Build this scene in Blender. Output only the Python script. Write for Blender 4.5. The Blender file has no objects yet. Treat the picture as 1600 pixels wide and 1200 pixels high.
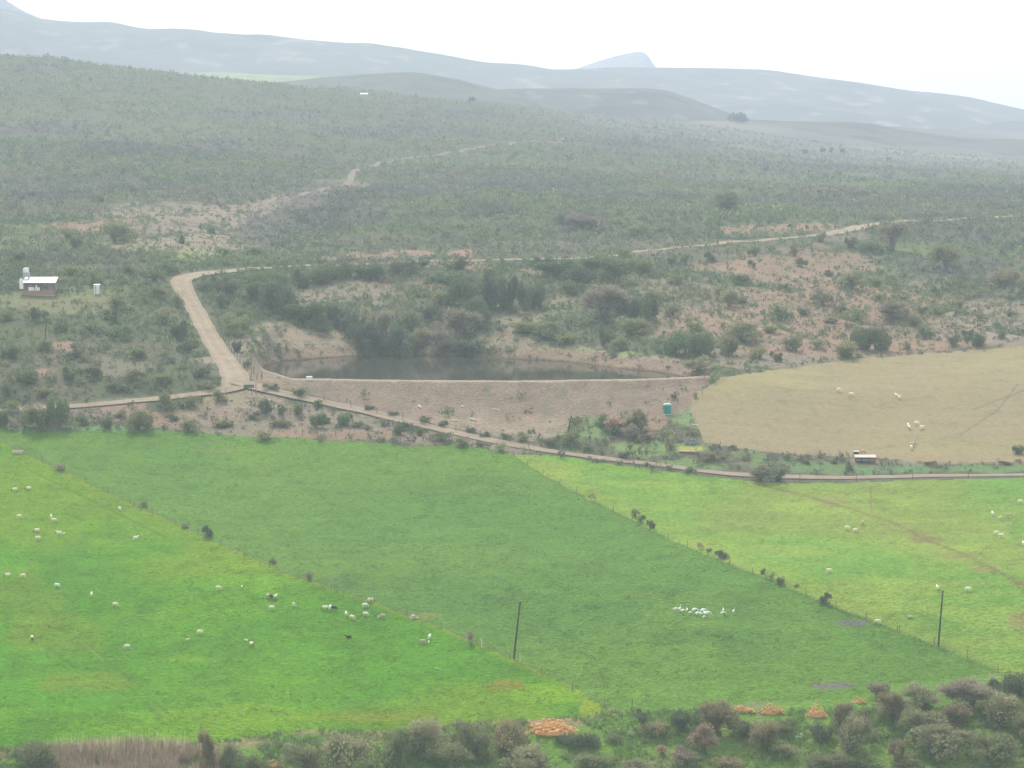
import bpy, math, random
import numpy as np
R = math.radians
random.seed(7); rng = np.random.default_rng(11)
scene = bpy.context.scene
col = scene.collection

# ------------------------------------------------------------ camera, sky, sun, exposure
F = 4537.0                       # focal length in pixels of the 1600 x 1200 photograph
TH = math.atan(470.0 / F)        # the camera looks this far below the horizon
cam_d = bpy.data.cameras.new("camera"); cam = bpy.data.objects.new("camera", cam_d)
col.objects.link(cam); scene.camera = cam
cam.location = (0, 0, 0); cam.rotation_euler = (math.pi / 2 - TH, 0, 0)
cam_d.sensor_width = 36.0; cam_d.sensor_fit = 'HORIZONTAL'
cam_d.lens = 36.0 * F / 1600.0
cam_d.clip_start = 0.5; cam_d.clip_end = 60000.0

SUN_EL, SUN_AZ = R(46), R(14)   # ahead of the camera and a little to the left, behind thin bright cloud
world = bpy.data.worlds.new("World"); scene.world = world; world.use_nodes = True
wn = world.node_tree; bg = wn.nodes["Background"]
sky = wn.nodes.new("ShaderNodeTexSky"); sky.sky_type = 'NISHITA'; sky.sun_disc = False
sky.sun_elevation = SUN_EL; sky.sun_rotation = -SUN_AZ
sky.air_density = 1.0; sky.dust_density = 1.0; sky.ozone_density = 1.0
hs = wn.nodes.new("ShaderNodeHueSaturation"); hs.inputs["Saturation"].default_value = 0.2   # thin white cloud
wn.links.new(sky.outputs[0], hs.inputs["Color"]); wn.links.new(hs.outputs[0], bg.inputs["Color"])
bg.inputs["Strength"].default_value = 0.15
sun_d = bpy.data.lights.new("sun", 'SUN'); sun = bpy.data.objects.new("sun", sun_d); col.objects.link(sun)
sun_d.energy = 2.0; sun_d.angle = R(12); sun_d.color = (1.0, 0.95, 0.88)
sun.rotation_euler = (-(math.pi / 2 - SUN_EL), 0, SUN_AZ)
scene.view_settings.view_transform = 'Standard'; scene.view_settings.look = 'None'
scene.view_settings.gamma = 1.0; scene.view_settings.exposure = 0.97
scene.render.engine = 'CYCLES'
scene.cycles.max_bounces = 7; scene.cycles.diffuse_bounces = 4; scene.cycles.glossy_bounces = 2
scene.cycles.transparent_max_bounces = 8; scene.cycles.volume_bounces = 1; scene.cycles.transmission_bounces = 4
scene.cycles.use_denoising = True

HAZE_DENSITY = 0.00024
HAZE_COLOR = (0.755, 0.855, 1.0)

# ------------------------------------------------------------ helpers
def lin(r, g, b):
    f = lambda c: (c / 255 / 12.92) if c <= 10 else (((c / 255) + 0.055) / 1.055) ** 2.4
    return (f(r), f(g), f(b))

def hash2(i, j, seed):
    h = (i.astype(np.int64) * 374761393 + j.astype(np.int64) * 668265263 + seed * 1442695041) & 0xFFFFFFFF
    h = ((h ^ (h >> 13)) * 1274126177) & 0xFFFFFFFF
    h = h ^ (h >> 16)
    return (h & 0xFFFFFF) / float(0xFFFFFF)

def vnoise(x, y, seed=0):
    xi = np.floor(x); yi = np.floor(y); fx = x - xi; fy = y - yi
    fx = fx * fx * (3 - 2 * fx); fy = fy * fy * (3 - 2 * fy)
    a = hash2(xi, yi, seed); b = hash2(xi + 1, yi, seed); c = hash2(xi, yi + 1, seed); d = hash2(xi + 1, yi + 1, seed)
    return (a * (1 - fx) + b * fx) * (1 - fy) + (c * (1 - fx) + d * fx) * fy

def fbm(x, y, scale, oct=4, seed=0, gain=0.5):
    t = 0.0; amp = 1.0; tot = 0.0
    for k in range(oct):
        t = t + amp * vnoise(x / scale + 17.3 * k, y / scale - 9.1 * k, seed + k); tot += amp
        amp *= gain; scale /= 2.0
    return t / tot           # 0..1, mean .5

def sstep(a, b, v):
    t = np.clip((v - a) / (b - a), 0, 1); return t * t * (3 - 2 * t)

def tag(o, label=None, cat=None, group=None, kind=None):
    if label: o["label"] = label
    if cat: o["category"] = cat
    if group: o["group"] = group
    if kind: o["kind"] = kind
    return o

def mesh_from(name, V, faces=None, quads=None, tris=None, smooth=False, colors=None, uvw=None):
    me = bpy.data.meshes.new(name)
    if faces is not None:
        me.from_pydata([tuple(v) for v in V], [], faces)
    else:
        V = np.asarray(V, np.float32)
        parts = []
        if quads is not None and len(quads): parts.append((np.asarray(quads, np.int32), 4))
        if tris is not None and len(tris): parts.append((np.asarray(tris, np.int32), 3))
        nl = sum(p.size for p, _ in parts); nf = sum(len(p) for p, _ in parts)
        me.vertices.add(len(V)); me.vertices.foreach_set("co", V.ravel())
        me.loops.add(nl); me.loops.foreach_set("vertex_index", np.concatenate([p.ravel() for p, _ in parts]))
        tot = np.concatenate([np.full(len(p), k, np.int32) for p, k in parts])
        st = np.concatenate([[0], np.cumsum(tot)[:-1]]).astype(np.int32)
        me.polygons.add(nf); me.polygons.foreach_set("loop_start", st); me.polygons.foreach_set("loop_total", tot)
        me.update(calc_edges=True)
    if colors is not None:
        at_ = me.color_attributes.new("tint", 'FLOAT_COLOR', 'POINT')
        c = np.ones((len(me.vertices), 4), np.float32); c[:, :3] = colors
        at_.data.foreach_set("color", c.ravel())
    if smooth: me.polygons.foreach_set("use_smooth", np.ones(len(me.polygons), bool))
    me.validate(); me.update()
    return me

def link(name, me, mat=None, parent=None, loc=None, rot=None, scale=None):
    o = bpy.data.objects.new(name, me); col.objects.link(o)
    if mat is not None: me.materials.append(mat)
    if parent is not None: o.parent = parent
    if loc is not None: o.location = loc
    if rot is not None: o.rotation_euler = rot
    if scale is not None: o.scale = scale
    return o

def material(name, color=(0.5, 0.5, 0.5), rough=0.9, tint=False, noise=0.0, nscale=1.0, bump=0.0, bscale=4.0, metal=0.0,
             rand=0.0, transl=0.0, bdist=0.1, spec=0.2, huevar=0.0):
    m = bpy.data.materials.new(name); m.use_nodes = True
    nt = m.node_tree; p = nt.nodes["Principled BSDF"]; L = nt.links
    p.inputs["Roughness"].default_value = rough; p.inputs["Metallic"].default_value = metal
    p.inputs["Specular IOR Level"].default_value = spec
    tc = nt.nodes.new("ShaderNodeNewGeometry")
    if tint:
        a = nt.nodes.new("ShaderNodeVertexColor"); a.layer_name = "tint"; src = a.outputs["Color"]
    else:
        a = nt.nodes.new("ShaderNodeRGB"); a.outputs[0].default_value = (*color, 1); src = a.outputs[0]
    if noise > 0:
        n = nt.nodes.new("ShaderNodeTexNoise"); n.inputs["Scale"].default_value = nscale; n.inputs["Detail"].default_value = 6
        n.inputs["Roughness"].default_value = 0.65
        L.new(tc.outputs["Position"], n.inputs["Vector"])
        mr = nt.nodes.new("ShaderNodeMapRange"); mr.inputs["From Min"].default_value = 0.25; mr.inputs["From Max"].default_value = 0.75
        mr.inputs["To Min"].default_value = 1 - noise; mr.inputs["To Max"].default_value = 1 + noise
        L.new(n.outputs["Fac"], mr.inputs["Value"])
        mx = nt.nodes.new("ShaderNodeVectorMath"); mx.operation = 'SCALE'
        L.new(src, mx.inputs[0]); L.new(mr.outputs[0], mx.inputs["Scale"]); src = mx.outputs[0]
    if rand > 0 or huevar > 0:
        oi = nt.nodes.new("ShaderNodeObjectInfo")
        hv = nt.nodes.new("ShaderNodeHueSaturation")
        m1 = nt.nodes.new("ShaderNodeMapRange"); m1.inputs["To Min"].default_value = 1 - rand; m1.inputs["To Max"].default_value = 1 + rand
        L.new(oi.outputs["Random"], m1.inputs["Value"]); L.new(m1.outputs[0], hv.inputs["Value"])
        m2 = nt.nodes.new("ShaderNodeMath"); m2.operation = 'MULTIPLY'; m2.inputs[1].default_value = 7.31; L.new(oi.outputs["Random"], m2.inputs[0])
        m3 = nt.nodes.new("ShaderNodeMath"); m3.operation = 'FRACT'; L.new(m2.outputs[0], m3.inputs[0])
        m4 = nt.nodes.new("ShaderNodeMapRange"); m4.inputs["To Min"].default_value = 0.5 - huevar; m4.inputs["To Max"].default_value = 0.5 + huevar
        L.new(m3.outputs[0], m4.inputs["Value"]); L.new(m4.outputs[0], hv.inputs["Hue"])
        L.new(src, hv.inputs["Color"]); src = hv.outputs[0]
    L.new(src, p.inputs["Base Color"])
    if bump > 0:
        n2 = nt.nodes.new("ShaderNodeTexNoise"); n2.inputs["Scale"].default_value = bscale; n2.inputs["Detail"].default_value = 5
        L.new(tc.outputs["Position"], n2.inputs["Vector"])
        b = nt.nodes.new("ShaderNodeBump"); b.inputs["Strength"].default_value = bump; b.inputs["Distance"].default_value = bdist
        L.new(n2.outputs["Fac"], b.inputs["Height"]); L.new(b.outputs[0], p.inputs["Normal"])
    if transl > 0:
        tr = nt.nodes.new("ShaderNodeBsdfTranslucent"); L.new(src, tr.inputs["Color"])
        ms = nt.nodes.new("ShaderNodeMixShader"); ms.inputs[0].default_value = transl
        L.new(p.outputs[0], ms.inputs[1]); L.new(tr.outputs[0], ms.inputs[2])
        L.new(ms.outputs[0], nt.nodes["Material Output"].inputs["Surface"])
    return m

# ------------------------------------------------------------ the lie of the land
ct, st_ = math.cos(TH), math.sin(TH)
def elev(py):                   # z / distance for a picture row of the photograph
    return np.tan(np.arctan((600.0 - py) / F) - TH)
def project(x, y, z):
    c = y * ct - z * st_; v = y * st_ + z * ct
    c = np.where(np.abs(c) < 1e-3, 1e-3, c)
    return 800 + F * x / c, 600 - F * v / c

PXK = np.array([-500, 0, 200, 400, 600, 800, 1000, 1120, 1300, 1600, 2100], float)
# each row: picture row and distance (m) for those columns
ROWS = [
 ([1265]*11,                                            [400]*11),
 ([1120]*11,                                            [428,428,428,428,428,428,428,428,428,428,428]),
 ([900]*11,                                             [492,492,490,490,490,490,488,487,485,482,480]),
 ([672,675,678,686,694,710,724,742,756,750,745],        [585,584,583,581,579,572,566,560,556,556,556]),
 ([645,650,650,655,655,655,655,668,715,720,715],        [597,596,597,597,597,597,597,588,577,575,578]),
 ([590,585,585,590,594,595,593,588,610,600,590],        [622,622,622,620,620,619,621,630,624,636,645]),
 ([545,540,540,552,570,572,570,560,572,550,540],        [648,648,650,652,652,655,655,662,662,682,690]),
 ([440,445,440,430,425,425,425,440,460,450,440],        [710,712,722,765,770,772,776,770,765,790,800]),
 ([410,410,408,412,408,404,392,380,368,338,330],        [748,750,768,792,800,806,835,860,895,1020,1050]),
 ([330,330,320,320,320,320,320,320,310,310,305],        [960,960,970,985,1010,1020,1035,1055,1100,1180,1190]),
 ([210,210,215,225,235,240,250,262,268,275,280],        [1380,1390,1400,1410,1430,1450,1480,1510,1620,1880,1950]),
 ([95,100,118,135,158,180,205,215,228,244,250],         [1840,1850,1870,1920,1980,2040,2120,2230,2420,2700,2850]),
 ([84,84,103,128,144,168,186,192,196,208,214],          [1940,1940,1960,2040,2130,2240,2450,2680,3000,3500,3600]),
]
NT = 500
def smooth_rows(a, k=9):
    w = np.hanning(2 * k + 3)[1:-1]; w /= w.sum()
    pad = np.concatenate([np.repeat(a[:1] * 2, k, 0) - a[1:k + 1][::-1], a, np.repeat(a[-1:] * 2, k, 0) - a[-k - 1:-1][::-1]])
    out = np.zeros_like(a)
    for i in range(2 * k + 1): out += w[i] * pad[i:i + len(a)]
    return out
_t = np.linspace(0, len(ROWS) - 1, NT)
_tp = np.array([np.interp(_t, np.arange(len(ROWS)), [r[0][k] for r in ROWS]) for k in range(len(PXK))]).T
_td = np.array([np.interp(_t, np.arange(len(ROWS)), [r[1][k] for r in ROWS]) for k in range(len(PXK))]).T
_tp = smooth_rows(_tp); _td = smooth_rows(_td)
PXD = np.arange(-500, 2101, 20.0)
def col_interp(T):
    D = np.array([np.interp(PXD, PXK, T[i]) for i in range(NT)])
    D = D.T; D = smooth_rows(D, 4); return D.T      # smooth along the picture's width too
PYT = col_interp(_tp); DT = col_interp(_td)

# column slopes s = x / max(distance, 150)
s_in = np.arange(-0.196, 0.1961, 0.00052)
s_out = np.concatenate([np.arange(0.2, 0.34, 0.004), np.arange(0.36, 1.05, 0.06)])
S = np.concatenate([-s_out[::-1], s_in, s_out])
dr = [-260.0]
while dr[-1] < 4100:
    d = dr[-1]
    if d < 360: st = 16.0
    elif d < 405: st = 3.0
    elif d < 700: st = 0.72
    elif d < 1000: st = 1.25
    elif d < 1500: st = 3.0
    elif d < 2550: st = 5.5
    else: st = 14.0
    dr.append(d + st)
DR = np.array(dr)
X = S[None, :] * np.maximum(DR, 150.0)[:, None]
Y = np.repeat(DR[:, None], len(S), 1)
Z = np.zeros_like(X)
for j, s in enumerate(S):
    px = np.full(NT, 800 + F * s)
    for _ in range(3):
        pxc = np.clip(px, -500, 2100); ii = np.clip((pxc + 500) / 20, 0, len(PXD) - 1.001); i0 = ii.astype(int); f = ii - i0
        py = PYT[np.arange(NT), i0] * (1 - f) + PYT[np.arange(NT), i0 + 1] * f
        d = DT[np.arange(NT), i0] * (1 - f) + DT[np.arange(NT), i0 + 1] * f
        e = elev(py); px = 800 + F * s / (ct - e * st_)
    z = e * d
    # under and behind the camera: a steep hillside falling to the valley floor; behind the far ridge: land falls away
    dd = np.concatenate([[-300, -60, -5, 20, 110, 250, 370], d, [d[-1] + 150, d[-1] + 400, 6000]])
    zz = np.concatenate([[-12, -3, -3.2, -14, -48, -89, -99], z, [z[-1] - 6, z[-1] - 40, z[-1] - 60]])
    Z[:, j] = np.interp(DR, dd, zz)
GPX, GPY = project(X, Y, Z)

# natural unevenness, growing with distance and on the rough slopes
rough_w = sstep(700, 900, Y) * 1.0 + 0.25
Z += (fbm(X, Y, 60, 4, 3) - 0.5) * 7.5 * sstep(720, 1000, Y)
Z += (fbm(X, Y, 14, 4, 5) - 0.5) * 1.1 * sstep(650, 800, Y)
Z += (fbm(X, Y, 22, 3, 9) - 0.5) * 0.5 * sstep(400, 450, Y)
# the slope right of the pond is folded by small gullies
Z += (fbm(X + 0.35 * Y, Y * 0.45, 26, 3, 21) - 0.5) * 5.0 * sstep(940, 1050, GPX) * sstep(600, 540, GPY) * sstep(350, 410, GPY)

# dam and pond
ZC, ZW = -63.4, -64.5
CR_PX = np.array([380, 400, 420, 455, 600, 800, 1000, 1060, 1120])
CR_PY = np.array([568, 573, 582, 593, 595.5, 597, 594, 592, 588])
cd = np.interp(GPX, CR_PX, -ZC * F / (CR_PY - 130.0))        # crest distance
in_dam = sstep(392, 412, GPX) * sstep(1125, 1095, GPX)
face = ZC - 0.36 * (cd - Y)
front = (Y < cd) & (Y > cd - 40)
Z = np.where(front, Z * (1 - in_dam) + in_dam * np.maximum(np.minimum(Z, ZC), face), Z)
crest = (Y >= cd) & (Y < cd + 3.6)
Z = np.where(crest, Z * (1 - in_dam) + in_dam * (ZC + 0.12 * (fbm(X, Y, 5, 3, 31) - 0.5)), Z)
SH_PX = np.array([380, 405, 425, 445, 510, 620, 735, 800, 880, 960, 1040, 1090, 1125])
SH_PY = np.array([583, 577, 568, 563, 558, 553, 556, 560, 566, 574, 584, 591, 594])
sd = np.interp(GPX, SH_PX, -ZW * F / (SH_PY - 130.0)) + (fbm(X, Y, 12, 3, 41) - 0.5) * 8
inner = np.maximum(ZW - 1.6, ZC - 0.45 * (Y - cd - 3.6))
bank = ZW + 0.30 * (Y - sd); bank = np.where(bank < ZW, ZW - 0.15 * (sd - Y), bank)
pond = np.where(Y < sd, np.minimum(inner, np.where(Y > sd - 12, np.maximum(bank, ZW - 1.6), inner)), bank)
behind = (Y >= cd + 3.6) & (Y < cd + 170)
Z = np.where(behind, np.where(Y < sd, Z * (1 - in_dam) + in_dam * np.minimum(Z, pond), np.minimum(Z, np.where(in_dam > 0.5, pond, Z))), Z)

def ground(x, y):
    x = np.asarray(x, float); y = np.asarray(y, float)
    s = x / np.maximum(y, 150.0)
    i = np.clip(np.searchsorted(DR, y) - 1, 0, len(DR) - 2); j = np.clip(np.searchsorted(S, s) - 1, 0, len(S) - 2)
    fy = np.clip((y - DR[i]) / (DR[i + 1] - DR[i]), 0, 1); fx = np.clip((s - S[j]) / (S[j + 1] - S[j]), 0, 1)
    return (Z[i, j] * (1 - fx) + Z[i, j + 1] * fx) * (1 - fy) + (Z[i + 1, j] * (1 - fx) + Z[i + 1, j + 1] * fx) * fy

_dm = DR[DR > 380]
_dm = np.unique(np.concatenate([_dm, (_dm[1:] + _dm[:-1]) / 2]))
def at(px, py):                 # the spot on the ground that the photograph shows at this pixel
    one = np.isscalar(px); px = np.atleast_1d(np.asarray(px, float)); py = np.atleast_1d(np.asarray(py, float))
    out = np.zeros((len(px), 3))
    for a in range(0, len(px), 4000):
        P, Q = px[a:a + 4000, None], py[a:a + 4000, None]
        e = elev(Q); zr = _dm[None] * e; xr = (P - 800) / F * _dm[None] * (ct - e * st_)
        hit = ground(xr, np.broadcast_to(_dm[None], xr.shape)) >= zr
        k = np.argmax(hit, 1); k = np.where(hit.any(1), k, len(_dm) - 1); k = np.maximum(k, 1)
        r = np.arange(len(k))
        g1 = ground(xr[r, k], _dm[k]) - zr[r, k]; g0 = ground(xr[r, k - 1], _dm[k - 1]) - zr[r, k - 1]
        f = np.clip(g0 / np.where(g0 - g1 == 0, 1, g0 - g1), 0, 1)
        d = _dm[k - 1] * (1 - f) + _dm[k] * f; x = xr[r, k - 1] * (1 - f) + xr[r, k] * f
        out[a:a + 4000] = np.stack([x, d, ground(x, d)], 1)
    return out[0] if one else out
def ppm(p):                     # photograph pixels per metre at a spot
    return F / (p[1] * ct - p[2] * st_)
# ------------------------------------------------------------ ground cover, by what grows or lies there
GPX, GPY = project(X, Y, Z)
def inside(poly, px, py):
    r = np.zeros(px.shape, bool); n = len(poly)
    for i in range(n):
        x1, y1 = poly[i]; x2, y2 = poly[(i + 1) % n]
        if y1 == y2: continue
        c = ((y1 > py) != (y2 > py)) & (px < (x2 - x1) * (py - y1) / (y2 - y1) + x1)
        r ^= c
    return r
LF_EDGE = [(-40, 674), (0, 690), (95, 735), (200, 785), (320, 840), (440, 893), (560, 932), (640, 962), (700, 984), (755, 1010), (830, 1045), (900, 1075), (945, 1105)]
RF_EDGE = [(803, 712), (830, 731), (900, 770), (985, 812), (1090, 862), (1200, 905), (1300, 947), (1400, 986), (1480, 1014), (1560, 1050), (1680, 1100), (2000, 1230)]
P_LEFT = [(-700, 674)] + LF_EDGE + [(925, 1118), (850, 1122), (700, 1132), (600, 1142), (480, 1140), (380, 1152), (330, 1160), (200, 1163), (0, 1168), (-700, 1180)]
P_MID = [(-40, 674), (0, 672), (120, 676), (250, 672), (330, 678), (400, 683), (470, 683), (500, 688), (600, 691), (640, 699), (700, 695), (760, 700), (790, 706)] + RF_EDGE[:10] \
    + [(1500, 1060), (1370, 1072), (1340, 1090), (1140, 1100), (1000, 1112), (945, 1105)] + LF_EDGE[::-1][1:]
P_RIGHT = RF_EDGE[:1] + [(850, 711), (900, 716), (960, 726), (1000, 731), (1100, 745), (1200, 754), (1300, 755), (1420, 750), (1600, 747), (2600, 745), (2600, 1230)] + RF_EDGE[::-1][:-1]
P_TAN = [(1100, 690), (1090, 665), (1078, 640), (1083, 617), (1128, 590), (1200, 579), (1340, 561), (1480, 551), (1600, 541), (2600, 500), (2600, 715), (1600, 722), (1450, 723), (1380, 716), (1280, 712), (1200, 706), (1150, 700)]
wob = (fbm(X, Y, 4, 3, 51) - 0.5) * 7.0; wob2 = (fbm(X, Y, 4, 3, 57) - 0.5) * 5.0
cx = (GPX[:-1, :-1] + GPX[1:, 1:]) / 2 + wob[:-1, :-1]; cy = (GPY[:-1, :-1] + GPY[1:, 1:]) / 2 + wob2[:-1, :-1]
ok = (Y[:-1, :-1] > 405)
REG = np.zeros(cx.shape, int)
for k, P in ((1, P_LEFT), (2, P_MID), (3, P_RIGHT), (4, P_TAN)):
    REG[inside(P, cx, cy) & ok & (Y[:-1, :-1] < 720)] = k

def seg_dist(line, px, py, yw=1.0):
    best = np.full(px.shape, 1e9)
    for (x1, y1), (x2, y2) in zip(line[:-1], line[1:]):
        dx, dy = x2 - x1, (y2 - y1) * yw; L2 = dx * dx + dy * dy
        t = np.clip(((px - x1) * dx + (py - y1) * yw * dy) / L2, 0, 1)
        best = np.minimum(best, np.hypot(px - x1 - t * dx, (py - y1) * yw - t * dy))
    return best
def mixc(C, c, m): return C * (1 - m[..., None]) + np.array(c) * m[..., None]

n_big = fbm(X, Y, 120, 3, 61); n_mid = fbm(X, Y, 26, 4, 63); n_fine = fbm(X, Y, 3.5, 3, 67); n_pat = fbm(X, Y, 9, 4, 73); n_hor = fbm(X * 0.35, Y, 14, 3, 71)
HGT = Z  # alias
# open scrub: dull olive litter and earth under the shrubs
SCRUB_A, SCRUB_B, SCRUB_C = (0.105, 0.120, 0.060), (0.130, 0.120, 0.078), (0.075, 0.090, 0.050)
C = np.empty(X.shape + (3,)); C[:] = SCRUB_A
C = mixc(C, SCRUB_B, sstep(0.45, 0.70, n_mid)); C = mixc(C, SCRUB_C, sstep(0.5, 0.75, n_fine) * 0.6)
SOIL = (0.265, 0.21, 0.160); SOIL_R = (0.295, 0.190, 0.135); SOIL_T = (0.31, 0.245, 0.17)
# bare ground: (centre x, y, half width, half height, strength, colour)
BARE = [
 (290, 345, 150, 32, 1.0, SOIL), (180, 352, 60, 12, .9, SOIL_R), (300, 380, 120, 14, .8, SOIL_T), (120, 354, 45, 8, .9, SOIL_R), (400, 340, 60, 25, .6, SOIL),
 (505, 300, 40, 8, 1, SOIL), (455, 314, 48, 10, 1, SOIL), (405, 326, 44, 13, 1, SOIL), (350, 335, 50, 16, 1, SOIL), (530, 290, 60, 9, .8, SOIL), (480, 310, 60, 14, .6, SOIL), (700, 296, 50, 5, .6, SOIL),
 (560, 400, 28, 7, 1, SOIL_R), (610, 399, 34, 7, 1, SOIL_R), (655, 397, 22, 6, 1, SOIL_R), (725, 396, 24, 6, 1, SOIL_R), (690, 412, 60, 6, .8, SOIL_R), (520, 405, 25, 5, .6, SOIL), (750, 418, 30, 6, .9, SOIL_R),
 (560, 460, 125, 20, .8, SOIL), (650, 447, 60, 8, 1, SOIL_R), (480, 470, 45, 20, .7, SOIL),
 (470, 535, 85, 24, 1.0, SOIL_T), (430, 515, 40, 12, .8, SOIL_T), (520, 545, 45, 12, 1, SOIL_T),
 (690, 515, 50, 12, .5, SOIL), (830, 500, 60, 25, .7, SOIL_T), (790, 530, 70, 18, .8, SOIL_T), (880, 470, 40, 14, .6, SOIL_T),
 (960, 570, 110, 16, 1, SOIL_T), (880, 550, 90, 12, .8, SOIL_T), (1060, 575, 70, 14, .9, SOIL), (840, 425, 40, 8, .7, SOIL_R), (1010, 392, 60, 6, .6, SOIL),
 (1100, 480, 140, 55, .55, SOIL), (1150, 500, 110, 24, .8, SOIL_R), (1250, 420, 110, 40, .8, SOIL_R), (1300, 480, 150, 50, .75, SOIL_R), (1420, 500, 150, 45, .7, SOIL_R),
 (1550, 500, 90, 40, .8, SOIL), (1220, 560, 140, 20, .85, SOIL), (1400, 545, 200, 14, .9, SOIL_R), (1580, 530, 100, 12, .9, SOIL), (1330, 370, 40, 9, .6, SOIL), (1190, 360, 70, 8, .9, SOIL_R), (1270, 356, 45, 8, .9, SOIL_R), (1130, 420, 60, 22, .6, SOIL_R), (1050, 450, 60, 20, .5, SOIL), (1440, 446, 50, 8, .7, SOIL),
 (100, 545, 22, 12, 1, SOIL_R), (90, 560, 18, 10, 1, SOIL_R), (66, 585, 26, 14, 1, SOIL_R), (180, 575, 60, 16, .5, SOIL), (320, 563, 24, 5, 1, SOIL_T), (290, 508, 14, 6, 1, SOIL_T),
 (110, 640, 180, 16, .8, SOIL), (250, 650, 120, 22, .75, SOIL_R), (420, 660, 160, 26, .75, SOIL), (380, 622, 60, 14, 1, SOIL_T), (560, 680, 140, 12, .9, SOIL_R), (720, 690, 100, 10, .8, SOIL), (560, 655, 120, 20, .8, SOIL),
 (820, 700, 60, 8, .7, SOIL), (380, 560, 30, 40, .7, SOIL), (1015, 665, 30, 10, 1, SOIL_R), (1350, 722, 40, 8, .9, SOIL_R), (1450, 722, 80, 6, .7, SOIL), (1590, 722, 60, 10, .7, SOIL_R), (1300, 735, 260, 5, .3, SOIL),
 (1375, 249, 50, 3, .5, SOIL_T), (1290, 232, 60, 2.5, .6, SOIL_T), (870, 222, 22, 1.5, .7, SOIL_T),
]
GREENS = [(90, 475, 110, 14, .6, (0.23, 0.22, 0.115)), (300, 402, 45, 7, .9, (0.20, 0.23, 0.09)), (150, 455, 60, 8, .5, (0.20, 0.22, 0.10)), (20, 370, 80, 20, .4, (0.15, 0.18, 0.07)),
          (900, 545, 80, 7, .4, (0.22, 0.24, 0.10)), (980, 553, 30, 4, .8, (0.22, 0.26, 0.10)), (1000, 700, 110, 14, 1, (0.17, 0.25, 0.085)), (930, 672, 50, 22, .9, (0.16, 0.24, 0.09)), (1070, 635, 26, 30, .9, (0.17, 0.23, 0.10)), (1090, 660, 24, 16, .7, (0.17, 0.23, 0.10)),
          (1120, 725, 110, 12, .9, (0.16, 0.23, 0.08)), (1260, 730, 120, 14, .95, (0.13, 0.20, 0.08)), (1420, 734, 140, 7, .95, (0.12, 0.20, 0.08)), (1560, 732, 90, 7, .9, (0.13, 0.20, 0.08)), (1170, 712, 40, 10, .7, (0.16, 0.22, 0.09)), (1078, 701, 22, 4, 1, (0.36, 0.33, 0.10)),
          (80, 672, 160, 8, .8, (0.12, 0.24, 0.08)), (1200, 272, 300, 22, .35, (0.16, 0.19, 0.09)), (700, 270, 260, 24, .3, (0.14, 0.17, 0.08)), (250, 190, 260, 30, .3, (0.15, 0.17, 0.08)), (1400, 247, 45, 4, .7, (0.26, 0.26, 0.13)),
          (1440, 390, 50, 14, .5, (0.17, 0.21, 0.07)), (1500, 380, 90, 30, .3, (0.12, 0.16, 0.08))]
def blob(cx_, cy_, rx, ry):
    q = ((GPX - cx_) / rx) ** 2 + ((GPY - cy_) / ry) ** 2
    return sstep(1.25, 0.35, q + (n_fine - 0.5) * 2.0 + (n_mid - 0.5) * 2.2 + (n_pat - .5) * 1.8)
bare = np.zeros(X.shape)
for (a, b, c, d, s_, k) in BARE:
    m = blob(a, b, c, d) * s_; bare = np.maximum(bare, m); C = mixc(C, k, m * (0.7 + 0.3 * n_fine))
grassy = np.zeros(X.shape)
for (a, b, c, d, s_, k) in GREENS:
    m = blob(a, b, c, d) * s_; grassy = np.maximum(grassy, m); C = mixc(C, k, m)
DARKER = [(455, 345, 70, 18), (560, 330, 50, 20), (640, 300, 110, 10), (820, 290, 130, 12), (1010, 310, 120, 10), (80, 200, 100, 10), (420, 180, 130, 9), (240, 238, 110, 12), (60, 108, 60, 8), (330, 228, 60, 8), (180, 225, 60, 7), (900, 350, 60, 22), (620, 205, 120, 10), (1100, 225, 200, 12), (1330, 262, 220, 10), (760, 330, 60, 12), (500, 330, 60, 40), (420, 365, 60, 22), (60, 300, 90, 20), (1000, 205, 90, 8), (1480, 360, 120, 22), (1500, 420, 80, 22), (1540, 300, 120, 12), (200, 290, 80, 14), (700, 180, 120, 8)]  # purple-grey drifts, with shade of the slope's folds painted into the colour
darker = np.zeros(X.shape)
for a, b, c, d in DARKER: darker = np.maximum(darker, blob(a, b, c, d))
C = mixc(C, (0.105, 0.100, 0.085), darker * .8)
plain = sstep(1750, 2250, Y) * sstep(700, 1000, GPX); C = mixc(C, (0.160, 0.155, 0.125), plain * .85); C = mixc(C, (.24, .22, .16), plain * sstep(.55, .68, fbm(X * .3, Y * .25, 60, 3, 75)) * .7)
# dam wall and the trampled ground below it
P_DAM = [(385, 575), (400, 571), (455, 590), (600, 592), (800, 594), (1000, 591), (1125, 585), (1085, 617), (1075, 640), (1040, 655), (1000, 655), (905, 652), (880, 680), (830, 690), (700, 668), (560, 636), (470, 612), (420, 604), (395, 600)]
dam = inside(P_DAM, GPX + wob, GPY + wob2 * 0.4) & (Y > 560) & (Y < cd + 3.8)
lo = .6 * sstep(642, 660, GPY + 6 * (n_mid - .5) - 0.02 * (GPX - 700))
DAMC = mixc(np.broadcast_to(np.array((0.235, 0.180, 0.140)), C.shape), (0.32, 0.255, 0.20), lo)
rill = sstep(.60, .72, fbm(X, Y * .25, 2.2, 3, 76)); weed = sstep(.64, .72, fbm(X, Y, 2.6, 3, 78))
DAMC = DAMC * (0.80 + 0.40 * n_fine[..., None]) * np.array((.99, .97, .89)); DAMC = mixc(DAMC, (.17, .14, .11), rill * .35); DAMC = mixc(DAMC, (.15, .16, .09), weed * .55)
C = np.where(dam[..., None], DAMC, C)
cl = np.abs(Y - cd - 1.5 + (n_fine - .5) * 2) < 1.5
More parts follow.
